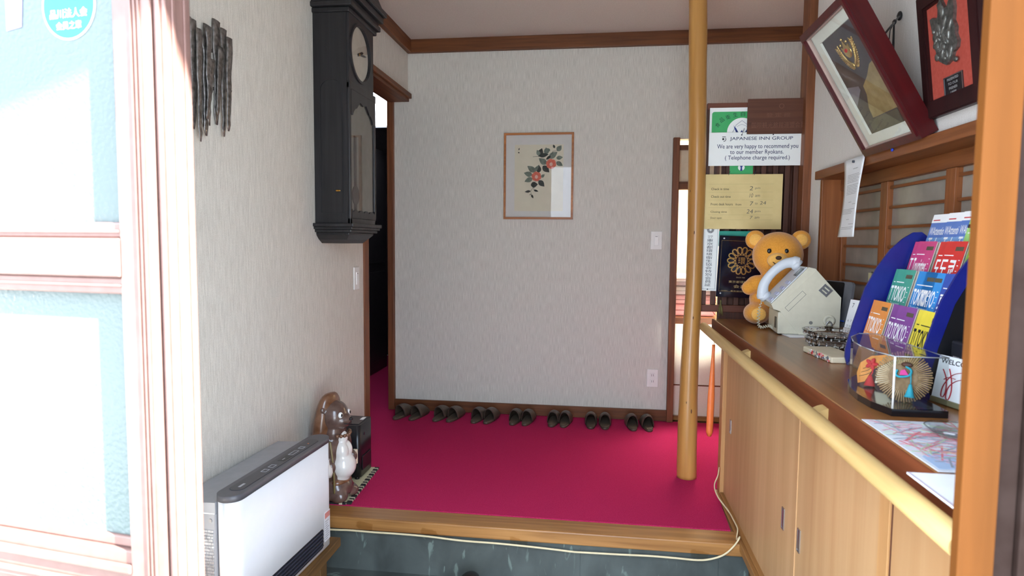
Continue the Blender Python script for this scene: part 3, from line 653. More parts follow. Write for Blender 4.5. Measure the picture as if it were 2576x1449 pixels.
def tanuki():
    ang = math.radians(-11)
    t = thing('ceramic_figure', 'brown glazed ceramic raccoon dog figure with white belly beside the white heater', 'figurine', (-1.205, 2.80, .008), (math.cos(ang), math.sin(ang), 0), (-math.sin(ang), math.cos(ang), 0))
    br = mat('brown_glaze', (92, 70, 62), .25, var=16, sc=22, coat=.5, bmp=.15); wh = mat('white_glaze', (226, 220, 214), .12, var=6, sc=18, coat=.7)
    rust = mat('rust_glaze', (112, 74, 50), .28, var=16, sc=30, coat=.5)
    b = MB()
    for c, r in [((-.01, 0, .03), (.082, .090, .036)), ((.012, 0, .055), (.074, .078, .06)), ((.0, .0, .15), (.060, .080, .09)), ((-.005, 0, .24), (.058, .076, .08)), ((0, 0, .315), (.054, .062, .05)), ((.002, 0, .388), (.066, .070, .074)), ((.040, 0, .372), (.044, .044, .040)), ((.064, 0, .376), (.028, .026, .022)), ((.05, -.045, .03), (.045, .036, .032)), ((.05, .045, .03), (.045, .036, .032)), ((.004, -.080, .24), (.034, .026, .064)), ((.004, .080, .24), (.034, .026, .064)), ((.030, -.088, .175), (.034, .024, .032)), ((.030, .088, .175), (.034, .024, .032)), ((-.016, -.064, .425), (.012, .016, .020)), ((-.016, .064, .425), (.012, .016, .020))]: b.ell(c, r)
    part('body', b, br, t, remesh=.006)
    w = MB()
    for c, r in [((.048, 0, .160), (.058, .060, .062)), ((.042, -.016, .230), (.040, .030, .046)), ((.042, .018, .230), (.040, .030, .046)), ((.042, 0, .290), (.026, .028, .034)), ((.04, 0, .115), (.04, .044, .035))]: w.ell(c, r)
    part('belly', w, wh, t, remesh=.005)
    hat = MB(); rr = []
    for k in range(10):
        s = k/9; q = math.cos(s*PI/2*.97)**.7
        rr.append([(-.040+.022*s+.052*q*math.cos(a), .094*q*math.sin(a), .29+.205*math.sin(s*PI/2)+.02*math.cos(a)*(1-s)) for a in [2*PI*i/28 for i in range(28)]])
    hat.loft(rr, 0, True)
    part('straw_hat', hat, rust, t)
    for s in (-1, 1):
        e = part('eye', MB().ell((.055, s*.031, .402), (.010, .0135, .0145), 16, 10), M['white'], t)
        part('pupil', MB().ell((.0632, s*.033, .403), (.0035, .0065, .0075), 12, 8), M['black'], e)
    part('nose', MB().ell((.091, 0, .382), (.008, .011, .008), 12, 8), M['black'], t)
    part('mouth', MB().tube(spline([(.070, -.028, .364), (.084, -.014, .360), (.090, 0, .360), (.084, .014, .360), (.070, .028, .364)], 4), .0022, 6), M['black'], t)
    part('loincloth', MB().ell((.034, 0, .088), (.040, .064, .022), 20, 10), rust, t)
    dn = MB(); dn.lathe([(.004, .0), (.018, .0), (.022, .02), (.02, .04), (.008, .055), (.007, .075), (.011, .08)], (.038, -.108, .14), 16)
    part('sake_flask', dn, wh, t)
    part('ledger', MB().box(.03, .052, .098, .116, .13, .20, .003), M['cream'], t)
    for k in range(7):
        a = -.9+.3*k; part('necklace_bead', MB().ell((.016+.054*math.cos(a), .064*math.sin(a), .318-.014*math.cos(a)), .0085, 10, 8), rust, t)
    cr = MB().tube(spline([(.03, -.078, .29), (.045, -.085, .22), (.05, -.08, .13), (.045, -.07, .05)], 6), .005, 8)
    part('cord', cr, mat('olive_glaze', (120, 104, 66), .3, coat=.4), t)
tanuki()

bh = thing('electric_heater', 'black upright electric heater behind the ceramic figure on the mat', 'heater', (-1.235, 3.1, .006))
bkm = mat('black_casing', (24, 23, 27), .28, var=3)
part('casing', MB().prism(rrect(-1.302, -1.168, 3.022, 3.198, .022), .02, .285, 0, None, True), bkm, bh, True)
part('top_panel', MB().box(-1.292, -1.180, 3.04, 3.18, .285, .2885, .001), mat('charcoal_panel', (44, 42, 46), .3), bh, True)
part('badge', MB().box(-1.205, -1.187, 3.12, 3.165, .2885, .2895), M['paper'], bh, True)
part('grille', MB().box(-1.168, -1.164, 3.05, 3.17, .05, .12, .001), M['black'], bh, True)
part('emblem', MB().prism(circ(3.08, .23, .008, 16), 0, .002, 0, basis((-1.168, 0, 0), (0, 1, 0), (0, 0, 1))), mat('dark_emblem', (70, 66, 72), .3, .6), bh, True)
for q in ((-1.29, 3.04), (-1.19, 3.04), (-1.29, 3.18), (-1.19, 3.18)): part('foot', MB().cyl((q[0], q[1], .008), (q[0], q[1], .02), .012, 12), M['black'], bh, True)

mt = thing('floor_mat', 'cream woven mat with black patterned edge under the ceramic figure and black heater', 'mat', (-1.22, 2.97, .002))
e0, e1 = (-1.108, 2.745), (-1.138, 3.215)
part('weave', MB().prism([(-1.329, 2.742), (e0[0]-.02, 2.742), (e1[0]-.02, 3.215), (-1.329, 3.215)], .002, .0075), mat('cream_weave', (200, 194, 158), .9, var=10, sc=160), mt, True)
bd = MB(); rnd = random.Random(2)
for k in range(34):
    s = k/34; s1 = (k+.86)/34; xa = e0[0]+(e1[0]-e0[0])*s; xb = e0[0]+(e1[0]-e0[0])*s1; ya = 2.745+.47*s; yb = 2.745+.47*s1
    bd.prism([(xa-.021, ya), (xa+.001+rnd.uniform(-.002, .003), ya), (xb+.001, yb), (xb-.021, yb)], .002, .0095, 0 if (k*7) % 5 < 3 else 1)
part('edge_band', bd, [mat('black_band', (36, 32, 32), .9), mat('ivory_band', (196, 188, 160), .9)], mt, True)
fb = MB()
for k in range(12):
    x = -1.325+.0165*k; fb.box(x, x+.0145, 2.736, 2.748, .002, .0105, 0, 0 if k % 4 != 2 else 1)
part('front_band', fb, [bpy.data.materials['black_band'], bpy.data.materials['ivory_band']], mt, True)
part('seam', MB().prism([(-1.329, 2.826), (-1.118, 2.826), (-1.118, 2.83), (-1.329, 2.83)], .0075, .0085), bpy.data.materials['black_band'], mt, True)

# ================================================================ reception counter
ct = thing('reception_counter', 'pale plywood reception counter cabinet with sliding doors and recessed pulls', 'counter', (.80, 2.0, ZF))
part('carcass', MB().box(.622, .985, .93, 3.19, .002, .772), M['cab'], ct, True)
part('plinth', MB().box(.64, .985, .95, 3.18, ZF, .0), M['stone'], ct, True)
sl = MB().box(.578, .640, .95, 3.19, -.03, .004, .003).box(.592, .622, .95, 3.19, .004, .012, .002)
part('base_sill', sl, M['trimy'] if 0 else wood('sill_wood', (150, 104, 56), (186, 134, 78), 'y', .4), ct, True)
part('end_post', MB().box(.590, .625, 3.135, 3.2, .004, .775, .003), M['cab2'], ct, True)
part('end_panel', MB().box(.625, .985, 3.19, 3.2, .002, .775), M['dark'], ct, True)
for y0, y1, x, hs in ((2.02, 3.135, .608, ((3.016, .368), (2.147, .314))), (1.44, 2.056, .611, ((1.989, .314),))):
    d = part('sliding_door', MB().box(x, x+.012, y0, y1, .012, .752, .001), M['cab'], ct, True)
    for hy, hz in hs:
        X = basis((x, hy, hz), (0, -1, 0), (0, 0, 1)); hh = .032 if hy > 2.5 else .036
        part('pull', MB().ring(rrect(-.013, .013, -hh, hh, .003), rrect(-.010, .010, -hh+.003, hh-.003, .002), -.001, .003, 0, X).loft([[( -.010, -hh+.003, .0005), (.010, -hh+.003, .0005), (.010, hh-.003, .0005), (-.010, hh-.003, .0005)], [(-.004, -hh+.009, .003), (.006, -hh+.009, .003), (.006, hh-.009, .003), (-.004, hh-.009, .003)]], 0, False, X=X), M['metal'], d, True)
part('divider', MB().box(.604, .62, 1.395, 1.442, .012, .775, .001), M['cab2'], ct, True)
part('seam', MB().box(.6085, .612, 1.390, 1.3955, .012, .775), M['dark'], ct, True)
part('front_panel', MB().box(.610, .621, .93, 1.393, .012, .775, .001), M['cab'], ct, True)
part('top_rail', MB().box(.606, .622, 1.442, 3.135, .752, .775), M['cab2'], ct, True)

wt = thing('worktop', 'long brown wooden counter top with pale round handrail along its front', 'worktop', (.78, 2.0, .775))
part('top_board', MB().box(.556, .995, .90, 3.272, .797, .835, .003), M['top'], wt, True)
part('lip', MB().box(.553, .575, .90, 3.272, .762, .833, .002), M['lip'], wt, True)
part('underside', MB().box(.575, .99, .90, 3.25, .776, .797), M['cab2'], wt, True)
hr = []
p0 = A(1762, 815, x=.512); p1 = A(2388, 1346, x=.512)
def RZ(y): return p0.z+(p1.z-p0.z)*(p0.y-y)/(p0.y-p1.y)
part('handrail', MB().tube([(.512, 3.262, RZ(3.262)), (.512, 3.257, RZ(3.26))]+[(.512, 3.25-2.30*k/12, RZ(3.25-2.30*k/12)) for k in range(13)], [.014, .0195]+[.0215]*13, 20), M['rail'], wt, True)
for y in (2.458, 1.643):
    z = RZ(y); pr = [(.512-.0, z-.022), (.555, z-.03), (.555, z+.004+.018)]
    for k in range(9):
        s = k/8; a = PI*.5*s; pr.append((.553-.030*math.sin(a), z+.022-.014*(1-math.cos(a))-.006*math.sin(a)))
    part('bracket', MB().prism(pr, -.0225, .0225, 0, basis((0, y, 0), (1, 0, 0), (0, 0, 1))), M['rail'], wt, True)

# orange shoehorn hanging at the counter end
sh = thing('shoehorn', 'long orange shoehorn hanging at the far end of the counter', 'shoehorn', (.553, 3.215, .26))
g = []; rr = []
for k in range(21):
    s = k/20; z = .715-.455*s; wd = .007+.0105*min(1, max(0, (s-.12)/.45)); c = .003+.007*s; row = []
    if k == 20: wd *= .55
    for i in range(9):
        a = (i/8-.5)*2; row.append((.555-.006*s+wd*a*.9, 3.212+c*(a*a)-.004, z))
    g.append(row)
part('blade', MB().patch(g), mat('orange_plastic', (236, 124, 62), .35, var=4), sh, True, solid=.003)
part('loop', MB().tube(spline([(.556, 3.212, .712), (.560, 3.21, .74), (.566, 3.206, .762), (.562, 3.21, .738), (.557, 3.212, .714)], 4), .0014, 6), M['cream'], sh, True)

# cable taped along the step
cb = thing('cable', 'beige flat twin cable running along the step edge to the counter', 'cable', (0, 2.6, -.06))
pts = [A(1826, 1177, y=3.125), A(1806, 1196, y=3.10), A(1797, 1222, y=3.06), A(1806, 1250, y=2.98), A(1832, 1285, y=2.87), A(1858, 1312, y=2.76), A(1866, 1332, y=2.69)]
pts = [Vector((min(p.x, .584), p.y, max(p.z, .010))) for p in pts]+[Vector((.572, 2.648, .006))]
low = [A(u, v, y=2.611) for u, v in ((1861, 1352), (1846, 1374), (1822, 1395), (1790, 1406), (1755, 1409), (1700, 1404), (1640, 1399), (1560, 1395), (1470, 1390), (1440, 1388), (1400, 1383), (1330, 1375), (1250, 1367), (1160, 1360), (1080, 1350), (1000, 1343), (940, 1339), (880, 1334), (830, 1332), (700, 1322))]
path = spline(pts+low, 5)
for s in (-1, 1): part('core', MB().tube([p+Vector((0, -.0008*s if 0 else 0, .0017*s)) for p in path], .0024, 8), mat('beige_cable', (222, 204, 164), .45, var=3) if s < 0 else bpy.data.materials['beige_cable'], cb, True)
for u, v in ((918, 1320), (1080, 1336), (1305, 1360), (1760, 1390)):
    p = A(u, v, y=2.616); pc = MB(); rnd = random.Random(u); n = 7; gr = []
    for i in range(n): gr.append([(p.x-.035+.07*i/(n-1)+rnd.uniform(-.004, .004), 2.6150-rnd.uniform(0, .0035)-.001*j, p.z-.016+.032*j/3+rnd.uniform(-.004, .004)-.012*i/(n-1)) for j in range(4)])
    part('tape', pc.patch(gr), clear('clear_tape', (244, 240, 232), 1.5, .15, .06) if 'clear_tape' not in bpy.data.materials else bpy.data.materials['clear_tape'], cb, True)

bsv = thing('black_shoe', 'toe of a black shoe on the stone entrance floor below the step', 'shoe', (-.52, 2.43, ZF))
sp = A(960, 1440, z=-.18)
part('upper', MB().ell((-.50, 2.46, ZF+.055), (.05, .10, .05)).ell((-.50, 2.34, ZF+.045), (.045, .09, .045)), mat('black_leather', (14, 14, 16), .4), bsv, True, remesh=.008)
part('sole', MB().prism(circ(-.50, 2.40, .05, 28, ry=.155), ZF, ZF+.014), M['black'], bsv, True)

# ================================================================ lattice screen beside the log
lt_ = thing('lattice_screen', 'dark brown wooden lattice screen between the log pillar and the right wall', 'screen', (.74, 3.38, .835))
part('top_rail', MB().box(.518, .962, 3.372, 3.402, 1.868, 1.90, .002), M['darkx'], lt_, True)
part('bottom_rail', MB().box(.506, .962, 3.368, 3.404, .858, .893, .002), M['darkx'], lt_, True)
part('frame_upright', MB().box(.518, .538, 3.374, 3.400, .893, 1.868, .002), M['dark'], lt_, True)
part('frame_upright', MB().box(.940, .962, 3.374, 3.400, .893, 1.868, .002), M['dark'], lt_, True)
for k in range(7):
    x = .562+.0562*k; part('slat', MB().box(x, x+.024, 3.376, 3.398, .893, 1.868, .002), M['dark'], lt_, True)
part('back_board', MB().box(.604, .962, 3.425, 3.432, .80, 1.868), M['dark'], lt_, True)
part('skirt_board', MB().box(.602, .962, 3.376, 3.395, .80, .858), M['dark'], lt_, True)

# ---------------------------------------------------------------- signs on the lattice
def sign(name, label, cat, quad, y, mats, th=.004, lean=0):
    """flat sign: quad = (u,v) upper-left, lower-right in the photo, hung at depth y"""
    (u0, v0), (u1, v1) = quad; a = A(u0, v0, y=y); b = A(u1, v1, y=y)
    t = thing(name, label, cat, (a.x, y, b.z), (math.cos(lean), 0, math.sin(lean)), (-math.sin(lean), 0, math.cos(lean)))
    return t, b.x-a.x, a.z-b.z
grn = mat('sign_green', (58, 166, 96), .4, var=3); wht = mat('sign_white', (236, 238, 236), .35, var=1)
blu = mat('sign_blue', (44, 62, 140), .5, var=3)
t, w, h = sign('green_sign', 'white and green food hygiene sign behind the brown plaque and white inn sign', 'sign', ((1786, 272), (1930, 372)), 3.368, None)
part('board', MB().box(0, w, 0, h, 0, .004, .001), wht, t)
gx0 = w*.038
part('green_field', MB().prism([(gx0, 0)]+[(w*.96, 0), (w*.96, h*.90)]+[(gx0+.012-.012*math.sin(a), h*.90-.012+.012*math.cos(a)) for a in [0, .4, .8, 1.2, PI/2]], .004, .0046), grn, t)
k_ = w/144; cx, cy = 79.6*k_, h-62*k_; R = 36*k_
part('white_disc', MB().prism(circ(cx, cy, R, 48), .0046, .0052), wht, t)
m = MB()
for sgn in (-1, 1):
    for wing in ([(4, -6), (9, 1), (14, 10), (19, 15), (20.5, 19), (18, 9), (14, 0), (8, -8)], [(3, -9), (8, -3), (12, 4), (14, 7), (12, -3), (7, -11)]):
        m.prism([(cx+sgn*p[0]*k_, cy+p[1]*k_) for p in wing], .0052, .0057+(.0001 if sgn > 0 else 0))
m.prism([(cx+p[0]*k_, cy+p[1]*k_) for p in [(-6, -16), (6, -16), (5, -4), (2, 2), (0, 5), (-2, 2), (-5, -4)]], .0052, .0058)
part('emblem', m, blu, t)
m = MB().tube([(cx+p[0]*k_, cy+p[1]*k_, .0054) for p in [(-23, -2), (-14, 18), (0, 29), (14, 18), (23, -2)]], .0009, 5).tube(spline([(cx+p[0]*k_, cy+p[1]*k_, .0054) for p in [(-12, 14), (0, 19), (12, 14)]], 4), .0006, 5)
part('emblem_outline', m, mat('sign_grey_blue', (96, 104, 140), .5), t)
m = MB()
for k, ch in enumerate('食品衛生自治'):
    a = math.radians(158-17.5*k-.9*k*k*0); text(m, ch, cx+60*k_*math.cos(a), cy+45*k_*math.sin(a)-(5*k_ if k > 1 else 2*k_), 11.5*k_, 10.5*k_, .0050, al='c', rot=math.radians([48, 36, 22, 9, 1, -8][k]))
part('lettering', m, mat('green_ink', (16, 62, 48), .6), t)

t, w, h = sign('inn_sign', 'white Japanese Inn Group sign with dark blue lettering hanging on the lattice', 'sign', ((1784, 334), (2028, 416)), 3.356, None)
part('board', MB().box(0, w, 0, h, 0, .004, .001), wht, t)
m = MB(); z = .0044
text(m, 'JAPANESE INN GROUP', w*.215, h*.735, h*.125, w*.64, z, bold=.006)
text(m, 'We are very happy to recommend you', w*.085, h*.475, h*.17, w*.825, z, bold=.006)
text(m, 'to our member Ryokans.', w*.22, h*.31, h*.165, w*.545, z, bold=.006)
text(m, '( Telephone charge required.)', w*.17, h*.145, h*.16, w*.66, z, bold=.006)
part('lettering', m, mat('navy_ink', (52, 64, 96), .6), t)
m = MB().box(w*.135, w*.172, h*.855, h*.872, z-.0004, z).prism(circ(w*.146, h*.80, w*.011, 16), z-.0004, z)
m.tube([(w*.168, h*.83, z), (w*.174, h*.79, z), (w*.166, h*.745, z), (w*.15, h*.73, z)], .0014, 5)
part('logo', m, M['blk'], t)
for s, dx in ((.335, .012), (.655, 0)):
    part('hanging_wire', MB().tube([(w*s, h*.92, z), (w*s+dx, h*1.12, .002)], .0012, 6).prism(circ(w*s, h*.92, .0035, 10), 0, .005), M['ink'], t)

t, w, h = sign('wooden_plaque', 'dark brown engraved wooden plaque in front of the green sign', 'plaque', ((1881, 250), (2035, 336)), 3.352, None)
brp = wood('plaque_wood', (84, 48, 34), (104, 62, 44), 'x', .55)
part('board', MB().box(0, w, 0, h, 0, .012, .002), brp, t)
rel = mat('plaque_relief', (112, 70, 52), .6)
m = MB(); text(m, '登 定 館', w*.30, h*.47, h*.12, w*.38, .0124); part('title', m, rel, t)
m = MB(); text(m, '国際観光旅館連盟会員', w*.07, h*.16, h*.17, w*.86, .0124); part('lettering', m, rel, t)
part('crest', MB().ring(circ(w*.54, h*.78, .012, 24), circ(w*.54, h*.78, .009, 24), .012, .0124), rel, t)

t, w, h = sign('green_tag', 'small green tag with a white disc below the white inn sign', 'sign', ((1836, 405), (1893, 448)), 3.366, None)
part('card', MB().box(0, w, 0, h, 0, .002), grn, t)
part('white_disc', MB().prism(circ(w*.5, h*.62, .016, 32), .002, .0025), wht, t)
m = MB().prism([(w*.5-.009, h*.78), (w*.5+.009, h*.78), (w*.5+.003, h*.6), (w*.5+.006, h*.42), (w*.5-.006, h*.42), (w*.5-.003, h*.6)], .0025, .003)
part('emblem', m, blu, t)

t, w, h = sign('hours_board', 'yellowed wooden board listing check in and closing times', 'sign', ((1763, 439), (1964, 577)), 3.350, None)
part('board', MB().box(0, w, 0, h, 0, .006, .001), mat('yellowed_board', (214, 192, 134), .55, var=8, sc=9), t)
m = MB(); m2 = MB(); z = .0064
def PV(v): return h*(1-(v-75)/590)
def PU(u): return w*(u-52)/862
for v0, s, ww in ((238, 'Check in time', 188), (320, 'Check out time', 208), (402, 'Front desk hours', 232), (487, 'Closing time', 172), (553, 'Door open', 120)): text(m, s, PU(166), PV(v0+8), h*.044, w*ww/862, z, bold=.012)
text(m, 'from', PU(428), PV(410), h*.036, w*.072, z, bold=.012)
part('lettering', m, mat('faded_brown_ink', (96, 84, 60), .7), t)
for v0, s, u0, ww in ((248, '2', 568, 36), (325, '10', 570, 36), (412, '7', 575, 34), (496, '24', 545, 66), (556, '7', 580, 28)): text(m2, s, PU(u0), PV(v0), h*.075 if v0 != 556 else h*.055, w*ww/862, z, shear=.15)
for v0, s, u0, ww in ((240, 'pm', 628, 52), (318, 'am', 630, 50), (400, 'to', 630, 28), (400, '24', 682, 64), (488, 'pm', 632, 58), (552, 'am', 632, 48)): text(m2, s, PU(u0), PV(v0), h*.035 if s != '24' else h*.06, w*ww/862, z, shear=.12)
part('handwriting', m2, mat('pencil_grey', (104, 98, 84), .7), t)
m3 = MB()
for v0 in (182, 267, 352, 433, 512, 566): m3.box(PU(140), PU(820), PV(v0), PV(v0)+.0006, .006, .0063)
part('rules', m3, mat('faint_rule', (160, 144, 104), .8), t)
for u0 in (345, 615): part('hanging_wire', MB().tube([(PU(u0), PV(85), z), (PU(u0)+.008, PV(40), .002)], .001, 6), M['ink'], t)

t, w, h = sign('narrow_sign', 'narrow white upright sign with a column of Japanese characters beside the log', 'sign', ((1762, 570), (1801, 731)), 3.360, None, lean=-.022)
part('board', MB().box(0, w, 0, h, 0, .003, .001), wht, t)
m = MB().ring(rect(.006, w-.006, .008, h-.004), rect(.0072, w-.0072, .0092, h-.0052), .003, .0034).prism(circ(w*.5, .0075, .0035, 12), .003, .0036)
part('border', m, M['ink'], t)
m = MB(); cc = (w*.5, h*.955)
for k in range(16):
    a = 2*PI*k/16; m.prism([(cc[0]+.006*math.cos(a-.15), cc[1]+.006*math.sin(a-.15)), (cc[0]+.0165*math.cos(a-.13), cc[1]+.0165*math.sin(a-.13)), (cc[0]+.0185*math.cos(a), cc[1]+.0185*math.sin(a)), (cc[0]+.0165*math.cos(a+.13), cc[1]+.0165*math.sin(a+.13)), (cc[0]+.006*math.cos(a+.15), cc[1]+.006*math.sin(a+.15))], .003, .0034)
part('crest', m, M['ink'], t)
m = MB(); S = '東京都環境衛生協会特別会員証'; n = len(S)
text(m, '社団', w*.36, h*.845, h*.022, w*.28, .0034); text(m, '法人', w*.36, h*.818, h*.022, w*.28, .0034)
for k, ch in enumerate(S): text(m, ch, w*.5, h*.765-h*.0535*k, h*.046, w*.36, .0034, al='c')
part('lettering', m, M['ink'], t)

tl = thing('teal_board', 'strip of teal board showing above the dark blue plaque', 'board', (.6, 3.364, 1.18))
a = A(1801, 581, y=3.364); b = A(1895, 620, y=3.364)
part('board', MB().box(a.x, b.x, 3.360, 3.366, b.z, a.z, .001), mat('teal_board', (22, 140, 122), .5), tl, True)

t, w, h = sign('crest_plaque', 'dark blue acrylic plaque with a gold chrysanthemum crest on the lattice', 'plaque', ((1805, 592), (1918, 748)), 3.345, None, lean=-.03)
part('board', MB().box(0, w, 0, h, 0, .008, .001), mat('navy_acrylic', (14, 16, 34), .12, var=2, coat=.6), t)
g1 = MB().ring(rect(.012, w-.012, .028, h-.024), rect(.0128, w-.0128, .0288, h-.0248), .008, .0084)
part('gold_border', g1, M['gold'], t)
m = MB(); cc = (w*.50, h*.60); N = 14
for k in range(N):
    a = 2*PI*k/N; o1 = []; i1 = []
    for i in range(12):
        b = 2*PI*i/12; o1.append((.058+.0225*math.cos(b)-.004, .0135*math.sin(b)*(1+.35*math.cos(b)))); i1.append((.058+.0165*math.cos(b)-.004, .0078*math.sin(b)*(1+.35*math.cos(b))))
    rt = lambda q: [(cc[0]+.93*(p[0]*math.cos(a)-p[1]*math.sin(a)), cc[1]+.93*(p[0]*math.sin(a)+p[1]*math.cos(a))) for p in q]
    m.ring(rt(o1), rt(i1), .008, .0088)
m.ring(circ(cc[0], cc[1], .030, 32), circ(cc[0], cc[1], .0275, 32), .008, .0088)
text(m, '環', cc[0], cc[1]-.017, .034, .036, .0090, al='c')
part('gold_crest', m, M['gold'], t)
m = MB(); text(m, 'SINCE 1984', cc[0], h*.318, .006, .042, .0088, al='c'); text(m, '東京都環境衛生', w*.25, h*.235, .0125, w*.56, .0088); text(m, '会員章', w*.36, h*.155, .0165, w*.40, .0088); text(m, '東京環境衛生協会', w*.30, h*.092, .0075, w*.5, .0088)
m.box(w*.1, w*.24, h*.105, h*.109, .008, .0088)
part('gold_lettering', m, mat('dull_gold', (170, 146, 96), .4, .6), t)
for q in ((.1, .955), (.9, .955), (.09, .06), (.91, .06)): part('screw', MB().prism(circ(w*q[0], h*q[1], .004, 10), .008, .0105), M['metal'], t)

tg = thing('dried_tassel', 'small dried grass tassel hanging from the lattice bottom rail', 'tassel', (.6, 3.35, .83))
a = A(1813, 760, y=3.352); rnd = random.Random(4)
m = MB().tube([a+Vector((0, .0, .01)), a+Vector((0, 0, -.004))], .004, 6)
part('knot', m, mat('dried_grass', (112, 104, 58), .9, var=16), tg, True)
m = MB()
for k in range(26):
    an = rnd.uniform(0, 2*PI); r = rnd.uniform(.002, .017); l = rnd.uniform(.045, .075); m.tube([a, a+Vector((r*.6*math.cos(an), r*.4*math.sin(an), -l*.5)), a+Vector((r*math.cos(an), r*.5*math.sin(an), -l))], [.001, .0016, .0007], 5)
part('strands', m, bpy.data.materials['dried_grass'], tg, True)

# bedding behind the doorway
for k, (z0, z1, x1, nm, c, lab) in enumerate([(.702, .782, .80, 'futon', (216, 146, 142), 'pink folded futon at the bottom of the bedding pile'), (.784, .845, .80, 'futon', (224, 166, 160), 'paler pink folded futon in the middle of the bedding pile'), (.847, .905, .82, 'futon', (236, 226, 220), 'white folded quilt near the top of the bedding pile'), (.907, .975, .66, 'pillow', (228, 214, 212), 'pale pillow on top of the bedding pile')]):
    m = MB(); q = thing(nm, lab, 'bedding', (.62, 4.75, z0), group=None)
    m.box(.45, x1, 4.55, 5.05, z0, z1, .026, seg=4)
    part('cover', m, mat('bedding_%d' % k, c, .95, var=6, sc=30), q, True)
    part('fold', MB().tube([(x1-.004, 4.548, z0+.010), (x1-.03, 4.543, (z0+z1)/2), (.46, 4.546, (z0+z1)/2)], .003, 6), mat('bedding_seam_%d' % k, tuple(int(x*.86) for x in c), .95), q, True)

# ================================================================ right wall: framed pieces, paper
def tilted(bl, tl, br, x0):
    b = A(*bl, x=x0); t = A(*tl, y=b.y); r = A(*br, x=x0); Y = (t-b); Y.y = 0
    return b, Y, abs(b.y-r.y), Y.length
maroon = wood('maroon_frame', (66, 10, 15), (88, 15, 20), 'y', .35, 30, coat=.1, spec=.3)
maroon2 = wood('dark_maroon_frame', (40, 18, 20), (54, 24, 25), 'y', .45, 30, spec=.2)
b, Y, w, h = tilted((2175, 395), (2008, 90), (2320, 342), .955)
h = .50
t = thing('framed_display', 'dark red framed crest and photograph leaning out from the right wall on its cord', 'frame', b, (0, -1, 0), Y)
F1 = MW[t.name]
fr = MB().ring(rect(0, w, 0, h), rect(.026, w-.026, .026, h-.026), -.052, 0).ring(rect(.012, w-.012, .012, h-.012), rect(.026, w-.026, .026, h-.026), 0, .006)
part('frame', fr, maroon, t)
part('inner_lip', MB().ring(rect(.026, w-.026, .026, h-.026), rect(.030, w-.030, .030, h-.030), -.02, -.006), mat('pale_inner_lip', (176, 150, 140), .5), t)
part('back_panel', MB().box(.01, w-.01, .01, h-.01, -.052, -.044), M['dark'], t)
part('mount_board', MB().ring(rect(.026, w-.026, .026, h-.026), rect(.072, w-.072, .066, h-.066), -.030, -.022), mat('ivory_mount', (232, 228, 216), .8, var=2), t)
x0, x1, y0, y1 = .070, w-.070, .064, h-.064
part('picture_ground', MB().box(x0, x1, y0, y1, -.036, -.030), mat('dusk_grey_ground', (66, 60, 66), .8, var=8, sc=14), t)
pw_, ph_ = x1-x0, y1-y0
def Q(s, q): return (x0+pw_*s, y0+ph_*q)
cl = mat('tan_drapery', (150, 126, 84), .8, var=14, sc=26)
part('drapery', MB().prism([Q(.26, .14), Q(.98, .14), Q(.98, .60), Q(.80, .58), Q(.62, .50), Q(.42, .44), Q(.40, .36), Q(.28, .24)], -.030, -.0285), cl, t)
part('plinth', MB().prism([Q(.10, .0), Q(.86, .0), Q(.86, .13), Q(.12, .13)], -.030, -.028), mat('grey_plinth', (84, 80, 70), .8, var=6), t)
part('pale_corner', MB().prism([Q(.02, .30), Q(.30, .42), Q(.30, .46), Q(.02, .50)], -.030, -.0292), mat('lavender_grey', (128, 122, 132), .8), t)
m = MB(); cg = Q(.50, .78)
m.prism([(cg[0]-.020, cg[1]-.012), (cg[0]+.020, cg[1]-.012), (cg[0]+.028, cg[1]+.022), (cg[0]+.014, cg[1]+.016), (cg[0], cg[1]+.040), (cg[0]-.014, cg[1]+.016), (cg[0]-.028, cg[1]+.022)], -.030, -.0262)
for s in (-1, 0, 1): m.ell((cg[0]+.024*s, cg[1]+.030+(.014 if s == 0 else 0), -.028), .005, 10, 8)
m.ell((cg[0], cg[1]-.002, -.029), (.026, .022, .005), 16, 8)
part('crown', m, M['gold'], t)
m = MB()
for s in (-1, 1):
    stem = spline([(cg[0]+s*.004, cg[1]-.060, -.0285), (cg[0]+s*.030, cg[1]-.040, -.0285), (cg[0]+s*.050, cg[1]-.008, -.0285), (cg[0]+s*.058, cg[1]+.030, -.0285)], 5)
    m.tube(stem, .0016, 5)
    for k in range(1, 15):
        p = stem[k]; d = (stem[k+1]-stem[k-1]).normalized(); an = math.atan2(d.y, d.x)
        for e in (-1, 1): m.ell((p.x-e*math.sin(an)*.008+d.x*.004, p.y+e*math.cos(an)*.008+d.y*.004, -.0283), (.0085, .0032, .0028), 8, 6, R=Matrix.Rotation(an+e*.7, 3, 'Z'))
part('laurel', m, M['gold'], t)
part('jewel', MB().ell((cg[0], cg[1]+.004, -.0245), (.010, .007, .003), 12, 8), M['red'], t)
part('glass', MB().box(.026, w-.026, .026, h-.026, -.012, -.010), M['glass'], t)
